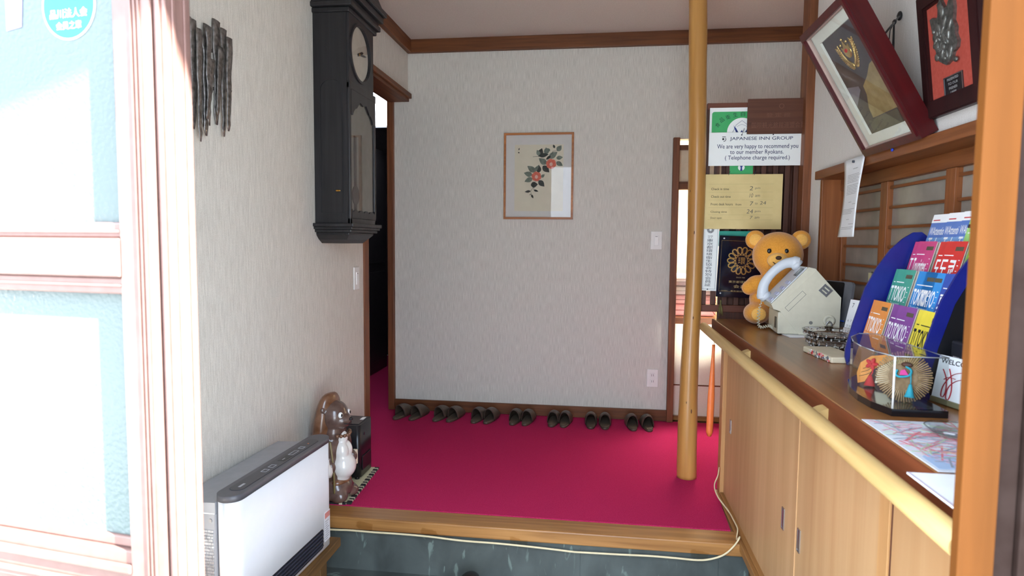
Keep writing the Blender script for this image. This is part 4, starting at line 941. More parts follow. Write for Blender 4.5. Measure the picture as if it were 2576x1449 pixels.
# cord from the frame's back to a hook on the wall
hk = A(2263, 40, x=.993)
ck = thing('hanging_cord', 'black cord with a tied bow running from a wall hook to the tilted frame', 'cord', hk)
e = F1 @ Vector((w-.01, h*.66, -.05)); bow = hk.lerp(e, .36)
bk = MB().tube([hk, bow, e], .0032, 6)
part('cord', bk, M['black'], ck, True)
part('hook', MB().ell(hk, (.008, .012, .016), 12, 8).cyl((1.0, hk.y, hk.z), (.985, hk.y, hk.z), .004, 8), M['metal'] if 0 else M['black'], ck, True)
for dy, l, wd in ((.014, .115, .003), (-.006, .155, .004)):
    p = bow+Vector((-.004, dy, 0)); part('cord_tail', MB().tube([bow, p+Vector((0, dy*.4, -.02)), p+Vector((0, dy*.9, -l*.6)), p+Vector((0, dy*1.2, -l))], [.0024, wd*.8, wd, wd*1.1], 6, flat=.5), M['black'], ck, True)
part('bow_knot', MB().ell(bow, (.006, .010, .009), 12, 8), M['black'], ck, True)
sk = thing('wall_fitting', 'small rounded black fitting on the white wall behind the tilted frame', 'fitting', A(2158, 22, x=.96))
c = A(2158, 22, x=.965)
part('body', MB().ell(c, (.022, .034, .048), 18, 12), M['black'], sk, True)
part('stem', MB().cyl(c, (1.0, c.y, c.z), .012, 12), M['black'], sk, True)

b, Y, w, h = tilted((2338, 303), (2317, 22), (2478, 246), .985)
h = .362; w = .305
t = thing('eagle_plaque', 'dark framed red plaque with a pewter eagle on the right wall above the window', 'plaque', b, (0, -1, 0), Y)
part('frame', MB().ring(rect(0, w, 0, h), rect(.038, w-.044, .050, h-.046), -.012, .012).ring(rect(.004, w-.004, .004, h-.004), rect(.032, w-.038, .044, h-.04), .012, .015), maroon2, t)
part('field', MB().box(.034, w-.040, .046, h-.042, -.010, .003), mat('brick_red_felt', (176, 72, 58), .9, var=6, sc=90), t)
pew = mat('pewter', (112, 112, 108), .4, .7, var=26, sc=80, bmp=.4)
def E2(u, v):                                               # measured on the plaque photo crop
    r0 = (235, 240); s = (u-r0[0])/(800-235); vv = (v-(240-230*s))/(1010+20*s)
    return (.038+(w-.082)*s, h-.046-(h-.096)*vv)
out = [(310, 350), (350, 330), (400, 350), (420, 320), (430, 240), (420, 200), (455, 160), (460, 120), (485, 180), (510, 235), (545, 240), (575, 160), (630, 120), (635, 250), (615, 380), (640, 450), (630, 520), (655, 590), (640, 660), (590, 710), (560, 790), (490, 845), (410, 810), (370, 760), (360, 660), (340, 590), (350, 540), (330, 470)]
part('eagle', MB().prism([E2(*p) for p in out], .003, .012), pew, t)
m = MB(); rnd = random.Random(9)
for k in range(60):
    u, v = rnd.uniform(345, 625), rnd.uniform(300, 790); q = E2(u, v)
    if 380 < v < 800 and abs(u-490) < 130: m.ell((q[0], q[1], .012), (rnd.uniform(.004, .011), rnd.uniform(.006, .02), .005), 10, 6, R=Matrix.Rotation(rnd.uniform(-.8, .8), 3, 'Z'))
q = E2(480, 270); m.ell((q[0], q[1], .012), (.014, .020, .007), 12, 8)
part('feathers', m, pew, t)
a = E2(412, 1010); bq = E2(655, 960); hx = (a[0]+bq[0])/2
pl = part('name_plate', MB().box(a[0], bq[0], a[1]-.052, a[1]+.004, .003, .006, .001), M['black'], t)
part('border', MB().ring(rect(a[0], bq[0], a[1]-.052, a[1]+.004), rect(a[0]+.003, bq[0]-.003, a[1]-.049, a[1]+.001), .006, .007), M['metal'], pl)
m = MB()
for k, s in enumerate(('PRESENTED', 'TO OUR', 'FRIENDS', '1988')): text(m, s, hx, a[1]-.009-.0125*k, .007, .058-.008*k if k < 3 else .03, .0066, al='c')
part('lettering', m, mat('plate_silver', (176, 178, 180), .5), pl)

p0 = A(2127, 404, x=.966); p1 = A(2183, 397, x=.966); z0 = p0.z
t = thing('notice_paper', 'curling white notice paper with grey print pinned below the tilted frame', 'paper', (.966, p0.y, 1.235), (0, -1, 0), (0, 0, 1))
hh = z0-1.238; ww = .205; g = []
for i in range(13):
    s = i/12; row = []
    for j in range(9):
        q = j/8; row.append((ww*(.0+q)*(1-.06*(1-s)*0)+.012*(1-s)*(q-.3), hh*s, .004+.030*(1-s)**1.3*(.4+.6*q)+.016*math.sin(PI*s)*(q-.5)))
    g.append(row)
part('sheet', MB().patch(g), mat('notice_sheet', (236, 238, 240), .7, var=1), t, solid=.0006)
def onsheet(q, s):
    return (ww*q+.012*(1-s)*(q-.3), hh*s, .0049+.030*(1-s)**1.3*(.4+.6*q)+.016*math.sin(PI*s)*(q-.5))
m = MB(); rnd = random.Random(8)
rows = [(.86, .5, .75, 1.4)]+[(.79-.019*k, .22, rnd.uniform(.82, .93), .9) for k in range(14) if k not in (6,)]+[(.44, .42, .62, .9), (.41, .70, .92, .9)]+[(.35-.018*k, .12, rnd.uniform(.7, .93), .9) for k in range(4)]+[(.22, .42, .60, .9), (.16, .6, .9, .9), (.12, .15, .92, .9), (.10, .15, .8, .9)]
for s, qa, qb, th in rows:
    x = qa
    while x < qb:
        l = min(rnd.uniform(.03, .09), qb-x); a = [onsheet(x, s), onsheet(x+l, s), onsheet(x+l, s+.006*th), onsheet(x, s+.006*th)]
        m.add([(p[0], p[1], p[2]) for p in a], [(0, 1, 2, 3)]); x += l+.015
part('print', m, mat('print_grey', (150, 152, 156), .8), t)
part('pin', MB().cyl((ww*.52, hh*.955, .003), (ww*.52, hh*.955, .012), .005, 12), M['ink'], t)
q = A(2250, 377, x=.966)
t = thing('blue_pin', 'tiny blue push pin on the brown window head below the tilted frame', 'pin', (.966, q.y, q.z), (0, -1, 0), (0, 0, 1))
part('head', MB().lathe([(.0045, .004), (.006, .006), (.0045, .010), (.001, .0105)], n=14), mat('blue_plastic', (30, 60, 190), .3), t); part('shank', MB().cyl((0, 0, -.004), (0, 0, .005), .001, 6), M['metal'], t)
a = A(2185, 686, x=1.1035); b = A(2212, 742, x=1.1035)
t = thing('pane_note', 'small yellowish note stuck on the window pane behind the brochure rack', 'paper', (1.1035, a.y, b.z), (0, -1, 0), (0, 0, 1))
part('sheet', MB().box(0, .10, 0, a.z-b.z, 0, .0006), mat('yellow_note', (206, 196, 150), .7), t); part('tape', MB().box(.03, .07, a.z-b.z-.01, a.z-b.z+.006, .0006, .001), M['acry'], t)

# ================================================================ things on the counter
ZC = .8355
# pay telephone, its side towards the viewer
cr = Vector((.750, 2.735, ZC)); an = math.radians(-4)
ph = thing('pay_phone', 'beige coin telephone with grey handset on the far end of the counter', 'telephone', cr, (math.cos(an), math.sin(an), 0), (-math.sin(an), math.cos(an), 0))
bei = mat('phone_beige', (206, 200, 178), .45, var=3, sc=40); gry = mat('phone_grey', (206, 210, 216), .4, var=2)
side = [(.055, .004), (.205, .004), (.208, .158), (.108, .272), (.082, .278), (-.055, .125), (-.045, .105), (-.02, .098)]
part('body', MB().prism(side, -.0, .21, 0, basis((0, 0, 0), (1, 0, 0), (0, 0, 1)) @ Matrix.Scale(-1, 4, (0, 0, 1))), bei, ph)
part('coin_box', MB().box(-.026, .10, .004, .206, .004, .094, .004), bei, ph)
part('side_plate', MB().prism([(.03, .075), (.10, .008), (.20, .008), (.203, .155), (.108, .262), (-.01, .135)], 0, .0015, 0, basis((0, 0, 0), (1, 0, 0), (0, 0, 1))), bei, ph)
ln = MB()
lq = [(-.002, .112), (.062, .182), (.076, .168), (.012, .098)]
for i in range(4):
    a, b = Vector((*lq[i], 0)), Vector((*lq[(i+1) % 4], 0)); d = (b-a).normalized(); n = Vector((-d.y, d.x, 0))*.0006
    ln.add([(p.x, -.0018, p.y) for p in (a-n, b-n, b+n, a+n)], [(0, 1, 2, 3)])
part('coin_door_outline', ln, M['ink'], ph)
XF = basis((-.055, .006, .125), Vector((0, 1, 0)), Vector((.137, 0, .153)))     # sloping key panel: x across, y up the slope
XF = basis((-.055, .008, .125), (0, -1, 0), (.137, 0, .153)) if 0 else XF
fl = .205
def FP(v): return v
Xp = Matrix(((0, .667, -.745, -.0555), (-1, 0, 0, .205), (0, .745, .667, .1255), (0, 0, 0, 1)))   # local x: far -> near, y: up slope, z: outward
part('key_panel', MB().box(.004, .201, .004, fl-.004, 0, .004, .001, 0, Xp), gry, ph)
pnl = part('display_bezel', MB().box(.135, .188, .150, .192, .003, .007, .002, 0, Xp), mat('bezel_dark', (86, 90, 94), .4), ph)
part('display', MB().box(.141, .182, .156, .186, .007, .0075, 0, 0, Xp), mat('lcd_grey', (120, 128, 124), .25), pnl)
key = mat('key_lilac', (176, 178, 200), .4); kn = 0
for r in range(4):
    for c in range(3):
        x = .136+.021*c; y = .112-.031*r
        k = part('key', MB().box(x-.0075, x+.0075, y-.008, y+.008, .004, .009, .002, 0, Xp), key, ph)
        mm = MB(); text(mm, '123456789*0#'[r*3+c], x, y-.005, .010, None, .0094, al='c', X=Xp); part('digit', mm, mat('key_ink', (70, 74, 130), .5) if 'key_ink' not in bpy.data.materials else bpy.data.materials['key_ink'], k)
hp = spline([(.052, .010, .012), (.052, .022, .030), (.052, .055, .052), (.052, .11, .060), (.052, .165, .052), (.052, .196, .030), (.052, .206, .012)], 6)
part('handset', MB().tube([Xp @ p for p in hp], [.024]*5+[.021-.0045*math.sin(PI*k/26) for k in range(26)]+[.024]*(len(hp)-31), 16, flat=1.15, up=(0, 1, 0)), gry, ph)
for y in (.016, .200): part('handset_cup', MB().cyl(Xp @ Vector((.052, y, .004)), Xp @ Vector((.052, y, .024)), .027, 22, 0, .024), gry, ph)
part('coin_return', MB().box(-.030, -.0255, .03, .055, .025, .07, .001), mat('slot_dark', (70, 64, 50), .4, .4), ph)
part('coin_slot', MB().ring(rect(-.018, .018, -.02, .02), rect(-.010, .010, -.012, .012), 0, .004, 0, basis((.148, -.001, .186), (.66, 0, .75), (-.75, 0, .66))).box(-.004, .004, -.012, .012, 0, .003, 0, 0, basis((.148, -.001, .186), (.66, 0, .75), (-.75, 0, .66))), M['metal'], ph)
part('key_hole', MB().prism(circ(.098, .054, .007, 16), .0015, .003, 0, basis((0, 0, 0), (1, 0, 0), (0, 0, 1))), mat('grey_plug', (126, 126, 120), .4), ph)
part('lock_rose', MB().lathe([(.024, .001), (.024, .004), (.019, .008), (.012, .008), (.011, .004)], n=24, X=basis((.165, -.001, .065), (1, 0, 0), (0, 0, 1))), bei, ph)
pk_ = part('padlock', MB().box(.148, .178, -.022, -.010, .008, .036, .004), mat('dark_brass', (74, 64, 50), .4, .6), ph)
part('shackle', MB().tube([(.153, -.016, .034), (.153, -.016, .052), (.157, -.016, .060), (.163, -.016, .063), (.169, -.016, .060), (.173, -.016, .052), (.173, -.016, .034)], .003, 8), M['metal'], pk_)
h0 = Xp @ Vector((.052, .0, .012)); pts = []
base = spline([h0, h0+Vector((-.012, 0, -.06)), h0+Vector((-.008, -.005, -.12)), (-.035, .135, .02), (-.02, .11, .012), (-.01, .09, .014)], 14)
turns = 26
for i, p in enumerate(base):
    s = i/(len(base)-1)
dense = []
for i in range(len(base)-1):
    for k in range(5): dense.append(Vector(base[i]).lerp(Vector(base[i+1]), k/5))
for i, p in enumerate(dense):
    s = i/len(dense); a = s*turns*2*PI; d = (dense[min(i+1, len(dense)-1)]-dense[max(i-1, 0)]).normalized(); u = d.cross(Vector((0, 1, .1))).normalized(); v = d.cross(u)
    pts.append(p+(u*math.cos(a)+v*math.sin(a))*.0055*min(1, s*6))
part('coiled_cord', MB().tube(pts, .0019, 6), bei, ph)
for q in ((.07, .02), (.19, .02), (.07, .19), (.19, .19), (-.015, .02)): part('foot', MB().cyl((q[0], q[1], 0), (q[0], q[1], .005), .008, 12), M['black'], ph)
pp = thing('paper_sheet', 'white card sheet under the beige telephone', 'paper', (.8, 2.75, ZC))
s = [A(u, v, z=ZC) for u, v in ((1948, 834), (1986, 849), (2062, 850), (2062, 838))]
part('sheet', MB().prism([(p.x, p.y) for p in s], ZC+.0002, ZC+.0025), M['paper'], pp, True)
part('fold', MB().tube([s[0]+Vector((0, 0, .003)), s[1]+Vector((0, 0, .003))], .0006, 5), mat('paper_edge', (206, 206, 206), .7), pp, True)

# generic soft toy behind the telephone
def plush():
    t = thing('plush_toy', 'orange plush bear sitting behind the beige telephone', 'plush toy', (.80, 3.125, ZC), (math.cos(-.12), math.sin(-.12), 0), (-math.sin(-.12), math.cos(-.12), 0))
    fur = mat('orange_plush', (222, 150, 50), .95, var=9, sc=190, bmp=.5, sheen=.4); fur2 = mat('pale_orange_plush', (236, 178, 88), .95, var=8, sc=190, bmp=.5, sheen=.4)
    b = MB()
    for c, r in [((0, 0, .115), (.105, .095, .12)), ((.012, -.01, .318), (.112, .10, .108)), ((.012, 0, .235), (.07, .07, .05)), ((-.072, -.045, .185), (.055, .045, .042)), ((-.112, -.06, .168), (.034, .034, .034)), ((.10, -.03, .17), (.045, .045, .05)), ((-.075, -.06, .052), (.060, .085, .050)), ((.075, -.06, .052), (.06, .085, .05)), ((0, .09, .06), (.03, .03, .03))]: b.ell(c, r)
    part('body', b, fur, t, remesh=.008)
    for s in (-1, 1):
        e = part('ear', MB().ell((.012+s*.098, .0, .388), (.044, .024, .044), 20, 12), fur, t)
        part('inner_ear', MB().ell((.012+s*.098, -.018, .388), (.028, .010, .028), 16, 10), fur2, e)
        part('eye', MB().ell((.0+s*.036, -.102, .338), (.0095, .006, .011), 14, 10), M['black'], t)
    part('muzzle', MB().ell((.0, -.104, .296), (.045, .030, .034), 20, 12), fur2, t)
    part('nose', MB().ell((.0, -.133, .308), (.013, .008, .009), 14, 8), mat('dark_brown_felt', (60, 36, 24), .8), t)
    part('mouth', MB().tube(spline([(-.022, -.127, .290), (-.012, -.133, .281), (0, -.136, .286), (.012, -.133, .281), (.022, -.127, .290)], 4), .0022, 6), bpy.data.materials['dark_brown_felt'], t)
    for s in (-1, 1): part('foot_pad', MB().ell((s*.075, -.143, .055), (.032, .007, .030), 16, 8), fur2, t)
plush()

# tablet and calendar by the window
t = thing('tablet_stand', 'black flat panel with grey rounded edge behind the telephone', 'panel', (.985, 2.86, ZC))
part('panel', MB().prism(rrect(-.085, .085, 0, .215, .014), 0, .012, 0, basis((.976, 2.84, ZC+.003), (.35, -.94, 0), (0.1, .03, 1))), mat('panel_grey', (120, 120, 124), .4, .2), t, True)
part('screen', MB().prism(rrect(-.085, .040, .004, .211, .008), .012, .0135, 0, basis((.976, 2.84, ZC+.003), (.35, -.94, 0), (0.1, .03, 1))), M['black'], t, True)
part('blue_edge', MB().box(-.06, .07, .004, .010, .012, .0145, 0, 0, basis((.976, 2.84, ZC+.05), (.35, -.94, 0), (0.1, .03, 1))), mat('blue_strip', (50, 90, 190), .4), t, True)
b = A(2110, 838, z=ZC); Yc = (.14, 0, 1)
t = thing('desk_calendar', 'white desk calendar card leaning beside the blue brochure rack', 'calendar', (.922, 2.60, ZC), (.25, -.97, 0), (.20, .05, 1))
part('card', MB().box(0, .13, .001, .165, 0, .002), M['paper'], t)
part('stand_leg', MB().prism([(0, .0), (.004, 0), (.004, .16), (0, .16)], -.12, -.01, 0, basis((.05, .0, -.055), (0, 0, 1), (0, 1, 0))), M['paper'], t) if 0 else part('back_card', MB().add([(0, .165, 0), (.13, .165, 0), (.13, .012, -.055), (0, .012, -.055)], [(0, 1, 2, 3)]), M['paper'], t, solid=.001)
m = MB()
for r in range(5):
    for c in range(7):
        d = r*7+c-1
        if 1 <= d <= 31: text(m, str(d), .014+.0165*c, .100-.020*r, .0085, None, .0024, al='c')
text(m, '7', .018, .135, .017, None, .0024); m.box(.10, .118, .132, .150, .002, .0024)
part('dates', m, M['ink'], t)

# brochure rack against the window
YL, YR = 2.10, 1.655
rk = thing('brochure_rack', 'blue sided clear plastic brochure rack standing on the counter by the window', 'rack', (.86, 1.88, ZC))
bluep = mat('royal_blue_plastic', (16, 27, 112), .4, var=4)
prof = [(.764, ZC), (.757, .858), (.757, .885), (.775, .965), (.806, 1.075), (.838, 1.14), (.872, 1.192), (.905, 1.225), (.935, 1.245), (.958, 1.246), (.972, 1.235), (.978, 1.20), (.985, ZC)]
part('side_panel', MB().prism(prof, -.004, .004, 0, basis((0, YL, 0), (1, 0, 0), (0, 0, 1))), bluep, rk, True)
prof2 = [(p[0]*.62+.935*.38 if 0 else min(p[0]+.030, .972), ZC+.004+(p[1]-ZC)*.955) for p in prof]
part('side_panel', MB().ring(prof, prof2, -.004, .004, 0, basis((0, YR, 0), (1, 0, 0), (0, 0, 1))), bluep, rk, True)
part('side_infill', MB().prism(prof2, -.002, .003, 0, basis((0, YR, 0), (1, 0, 0), (0, 0, 1))), M['black'], rk, True)
TA = math.radians(14.5); Yb = Vector((math.sin(TA), 0, math.cos(TA)))
ROWS = [(.778, ZC+.006), (.836, .936), (.884, 1.018), (.922, 1.100)]
part('base_plate', MB().box(.768, .98, YR+.005, YL-.005, ZC, ZC+.005), M['acry'], rk, True)
part('back_sheet', MB().box(.974, .980, YR+.005, YL-.005, ZC+.006, 1.20), bluep, rk, True)
for i, (x, z) in enumerate(ROWS):
    X = basis((x-.0145, YL-.005, z), (0, -1, 0), Yb)
    part('shelf_lip', MB().box(.0, YL-YR-.01, .0, .085 if i else .10, -.002, .0, 0, 0, X), M['acry'], rk, True)
    part('shelf_floor', MB().box(.0, YL-YR-.01, -.003, -.0005, -.044, .0, 0, 0, X), M['acry'], rk, True)
BW, BH = .100, .208
def brochure(row, y, depth, th, col, band, title, sub, tcol, label, style=0):
    x, z = ROWS[row]
    o = Vector((x-.012, y, z))+Vector((-math.cos(TA), 0, math.sin(TA)))*(-.006-depth)
    t = thing('brochure', label, 'brochure', o, (0, -1, 0), Yb, group='city guide brochures in the blue rack')
    key = 'cover_%d_%d_%d' % col
    cm = bpy.data.materials.get(key) or mat(key, col, .35, var=4, sc=40)
    part('cover', MB().box(0, BW, 0, BH, -.0015, 0), cm, t)
    pg = MB().box(.0006, BW-.0006, .0005, BH-.0008, -th, -.0015) if th < .015 else MB().box(.0006, BW-.0006, .0005, BH-.0008, -.0043, -.0015).box(.0006, BW-.0006, .0005, BH-.0008, -th, -.0085)
    part('pages', pg, bpy.data.materials.get('page_edge') or mat('page_edge', (196, 186, 170), .8, var=10, sc=300), t)
    tm = M['paper'] if tcol else M['blk']; m = MB()
    if style == 0:
        text(m, title, .006, .112, .046, .076, .0006, bold=.018); text(m, sub, .008, .102, .0065, .06, .0006); m.box(.010, .055, .168, .1705, .0002, .0006)
        for k in range(9): m.box(.086, .092, .04+.0145*k, .042+.0145*k, .0002, .0006)
        part('header_band', MB().box(.055, .092, .182, .193, 0, .0005), bpy.data.materials.get('olive_band') or mat('olive_band', (86, 78, 60), .5), t)
        part('lower_shade', MB().box(0, BW, 0, .100, 0, .0004), bpy.data.materials.get(key+'b') or mat(key+'b', band, .35, var=3), t)
    elif style == 1:
        part('top_band', MB().box(0, BW, .183, BH, 0, .0005), M['paper'], t)
        part('lower_band', MB().box(0, BW, 0, .138, 0, .0004), bpy.data.materials.get(key+'b') or mat(key+'b', band, .35, var=3), t)
        part('red_print', MB().box(.008, .045, .189, .192, .0005, .0008), M['red'], t)
        text(m, 'WAttention', .006, .146, .024, .088, .0006, bold=.01); text(m, 'Tokyo', .006, .092, .046, .088, .0006, shear=.18, bold=.015)
    else:
        part('header_band', MB().box(.0, BW, .160, .170, 0, .0005), M['blk'], t); m.box(.01, .06, .145, .148, .0002, .0006); m.box(.05, .09, .19, .193, .0002, .0006)
    part('title', m, tm, t)
    return t
LB = 'Tokyo brochure'
specs = [
 (3, 2.078, .004, .004, (86, 120, 190), (120, 164, 216), '', '', 1, 'blue and white brochure at the left end of the top rack row', 1),
 (3, 1.985, .0015, .004, (86, 120, 190), (120, 164, 216), '', '', 1, 'blue and white brochure in the middle of the top rack row', 1),
 (3, 1.900, -.001, .004, (86, 120, 190), (120, 164, 216), '', '', 1, 'blue and white brochure in the top rack row overlapped by the green one', 1),
 (3, 1.852, -.004, .004, (158, 208, 120), (158, 208, 120), '', '', 1, 'light green brochure at the right end of the top rack row', 2),
 (2, 2.080, .002, .012, (196, 62, 118), (178, 62, 110), 'Tokyo', 'Toutes info', 1, 'pink brochure behind the front pink one in the second rack row', 0),
 (2, 2.046, -.002, .014, (200, 66, 122), (178, 62, 110), 'Touristes', 'Toutes info', 1, 'pink brochure at the left front of the second rack row', 0),
 (2, 1.933, .002, .012, (206, 44, 44), (190, 50, 48), '도쿄', 'Guide', 1, 'red brochure with white Korean letters behind the front red one', 0),
 (2, 1.893, -.002, .016, (210, 48, 46), (190, 50, 48), '도쿄', 'Guide', 1, 'red brochure with white Korean letters at the front of the second rack row', 0),
 (2, 1.777, -.002, .012, (120, 168, 60), (112, 156, 62), '东京', 'Guide', 1, 'leaf green brochure at the right end of the second rack row', 0),
 (1, 2.082, .002, .010, (62, 150, 128), (44, 120, 106), 'TOKIO', 'Touristik', 1, 'teal brochure behind the front teal one in the third rack row', 0),
 (1, 2.052, -.002, .018, (70, 158, 136), (44, 120, 106), 'TOKIO', 'Touristik', 1, 'teal brochure at the left front of the third rack row', 0),
 (1, 1.940, .002, .010, (40, 134, 206), (40, 116, 180), 'TOKYO', 'Turismo', 1, 'sky blue brochure behind the front sky blue one in the third rack row', 0),
 (1, 1.900, -.002, .014, (46, 142, 214), (40, 116, 180), 'TOKYO', 'Turismo', 1, 'sky blue brochure at the middle front of the third rack row', 0),
 (1, 1.800, .002, .008, (46, 78, 166), (48, 72, 140), '東京', 'Guide', 1, 'navy brochure behind the front navy one in the third rack row', 0),
 (1, 1.762, -.002, .010, (48, 82, 172), (48, 72, 140), '東京', 'Guide', 1, 'navy brochure at the right front of the third rack row', 0),
 (0, 2.086, .002, .010, (222, 138, 56), (220, 138, 84), 'TOKYO', 'Handy Guide', 1, 'orange brochure behind the front orange one in the bottom rack row', 0),
 (0, 2.060, -.002, .020, (226, 142, 60), (220, 138, 84), 'TOKYO', 'Handy Guide', 1, 'orange brochure at the left front of the bottom rack row', 0),
 (0, 1.950, .002, .010, (122, 60, 140), (120, 70, 132), 'TOKYO', 'Guide', 1, 'purple brochure behind the front purple one in the bottom rack row', 0),
 (0, 1.905, -.002, .026, (130, 66, 146), (120, 70, 132), 'TOKYO', 'Handy Guide', 1, 'purple brochure at the middle front of the bottom rack row', 0),
 (0, 1.802, .002, .010, (230, 208, 60), (216, 194, 66), 'TOKYO', 'Guide', 0, 'yellow brochure behind the front yellow one in the bottom rack row', 0),
 (0, 1.770, -.002, .016, (234, 212, 62), (216, 194, 66), 'TOKYO', 'Handy Guide', 0, 'yellow brochure at the right front of the bottom rack row', 0)]
for i, a in enumerate(specs):
    a = list(a); nxt = specs[i+1] if i+1 < len(specs) else None
    if a[0] == 3: a[2], a[3] = .014-.0042*i, .0035
    elif nxt and nxt[0] == a[0] and nxt[4][0]//12 == a[4][0]//12 or 'behind' in a[9]: a[2], a[3] = .0047, .0030
    else: a[2], a[3] = .0, .019
    brochure(*a)

bx = thing('black_box', 'small upright black box behind the welcome card at the right end of the rack', 'box', (.88, 1.60, ZC))
part('body', MB().box(.826, .94, 1.565, 1.640, ZC, .985, .006), mat('matt_black_card', (26, 25, 28), .5, var=3), bx, True)
part('label', MB().box(.8245, .826, 1.60, 1.625, .945, .949), mat('grey_label', (150, 140, 140), .5), bx, True)

# crystal ashtrays, tissue pack
def ashtray(z, r, label):
    c = A(2092, 868, z=z); c = Vector((.835, 2.425, z)); t = thing('glass_ashtray', label, 'ashtray', c, group=None)
    m = MB(); pr = [(.001, .0), (r*.62, .0), (r*.82, .012), (r*.94, .026), (r*.99, .036), (r*.93, .036), (r*.80, .020), (r*.55, .008), (.001, .007)]
    m.lathe([(q, hh+(.0)) for q, hh in pr], (0, 0, 0), 22, 0, False); 
    cg = bpy.data.materials.get('crystal')
    if not cg:
        cg, N, L, P = newmat('crystal'); P.inputs['Base Color'].default_value = (.96, .95, .95, 1); P.inputs['Transmission Weight'].default_value = 1; P.inputs['Roughness'].default_value = .02; P.inputs['IOR'].default_value = 1.5
    part('bowl', m, cg, t)
    fm = MB()
    for k in range(22):
        a = 2*PI*k/22
        for q, hh in ((.80, .010), (.91, .023)):
            aa = a+(.14 if q > .85 else 0); p = Vector((r*q*math.cos(aa), r*q*math.sin(aa), hh)); fm.ell(p, (.0055, .0055, .0055), 4, 3)
    part('facets', fm, cg, t, kind='stuff')
ashtray(ZC, .098, 'cut glass ashtray resting on the counter beside the tissue pack, lower of two'); ashtray(ZC+.030, .108, 'cut glass ashtray stacked on top of the other one beside the blue rack')
a = A(2028, 884, z=ZC+.012); b = A(2083, 914, z=ZC)
t = thing('tissue_pack', 'cream pack with red floral side on the counter in front of the glass ashtrays', 'pack', (.735, 2.22, ZC), (.09, -.99, 0), (.99, .09, 0))
L_ = .20
part('pack', MB().box(-.115, .105, -.022, .075, .0, .019, .004), mat('cream_card', (214, 198, 168), .6, var=4), t)
m = MB()
rnd = random.Random(12); cols = 4
for k in range(46):
    x = rnd.uniform(-.07, .098); z = rnd.uniform(.003, .016); m.prism(circ(x, z, rnd.uniform(.002, .006), 8), 0, .0006+.00004*k, rnd.choice((0, 0, 1, 2, 3)), basis((0, -.022, 0), (1, 0, 0), (0, 0, 1)))
part('floral_side', m, [mat('floral_red', (196, 48, 48), .6), mat('floral_white', (236, 232, 228), .6), mat('floral_grey', (110, 112, 116), .6), mat('floral_pink', (226, 150, 150), .6)], t)

# display case with folk ornaments
cc = [A(2137, 1001, z=ZC), A(2160, 1018, z=ZC), A(2200, 1036, z=ZC), A(2242, 1049, z=ZC), A(2386, 1053, z=ZC)]
P2 = [(p.x, p.y) for p in cc]; P2[4] = (.75, 1.484)
pol = [(.751, 1.86), (.702, 1.86), (.655, 1.79), (.627, 1.70)]+[(.617, 1.62), (.619, 1.55), (.636, 1.482), (.750, 1.482), (.751, 1.60), (.751, 1.78)]
dc = thing('display_case', 'clear acrylic display case with black base on the counter in front of the brochure rack', 'case', (.71, 1.65, ZC))
gbase = mat('black_lacquer', (18, 18, 22), .14, var=2, coat=.6)
part('base', MB().prism(pol, ZC, ZC+.016), gbase, dc, True)
cx_, cy_ = .71, 1.66
ins = [((p[0]-cx_)*.955+cx_, (p[1]-cy_)*.97+cy_) for p in pol]; ins2 = [((p[0]-cx_)*.925+cx_, (p[1]-cy_)*.95+cy_) for p in pol]
part('cover', MB().loft([[(p[0], p[1], ZC+.016) for p in ins], [(p[0], p[1], .966) for p in ins]], 0, False, False).prism(ins, .964, .967), M['acry'], dc, True)
em = MB()
for k in (6, 7): em.cyl((ins[k][0], ins[k][1], ZC+.016), (ins[k][0], ins[k][1], .966), .0026, 8)
part('corner_edge', em if 0 else MB().cyl((ins[6][0], ins[6][1], ZC+.016), (ins[6][0], ins[6][1], .966), .0024, 8), mat('polished_edge', (226, 224, 220), .15), dc, True)
em = MB()
for k in range(len(ins)): em.tube([(*ins[k], .966), (*ins[(k+1) % len(ins)], .966)], .0013, 6)
part('top_edge', em, mat('edge_grey', (150, 152, 154), .2), dc, True)
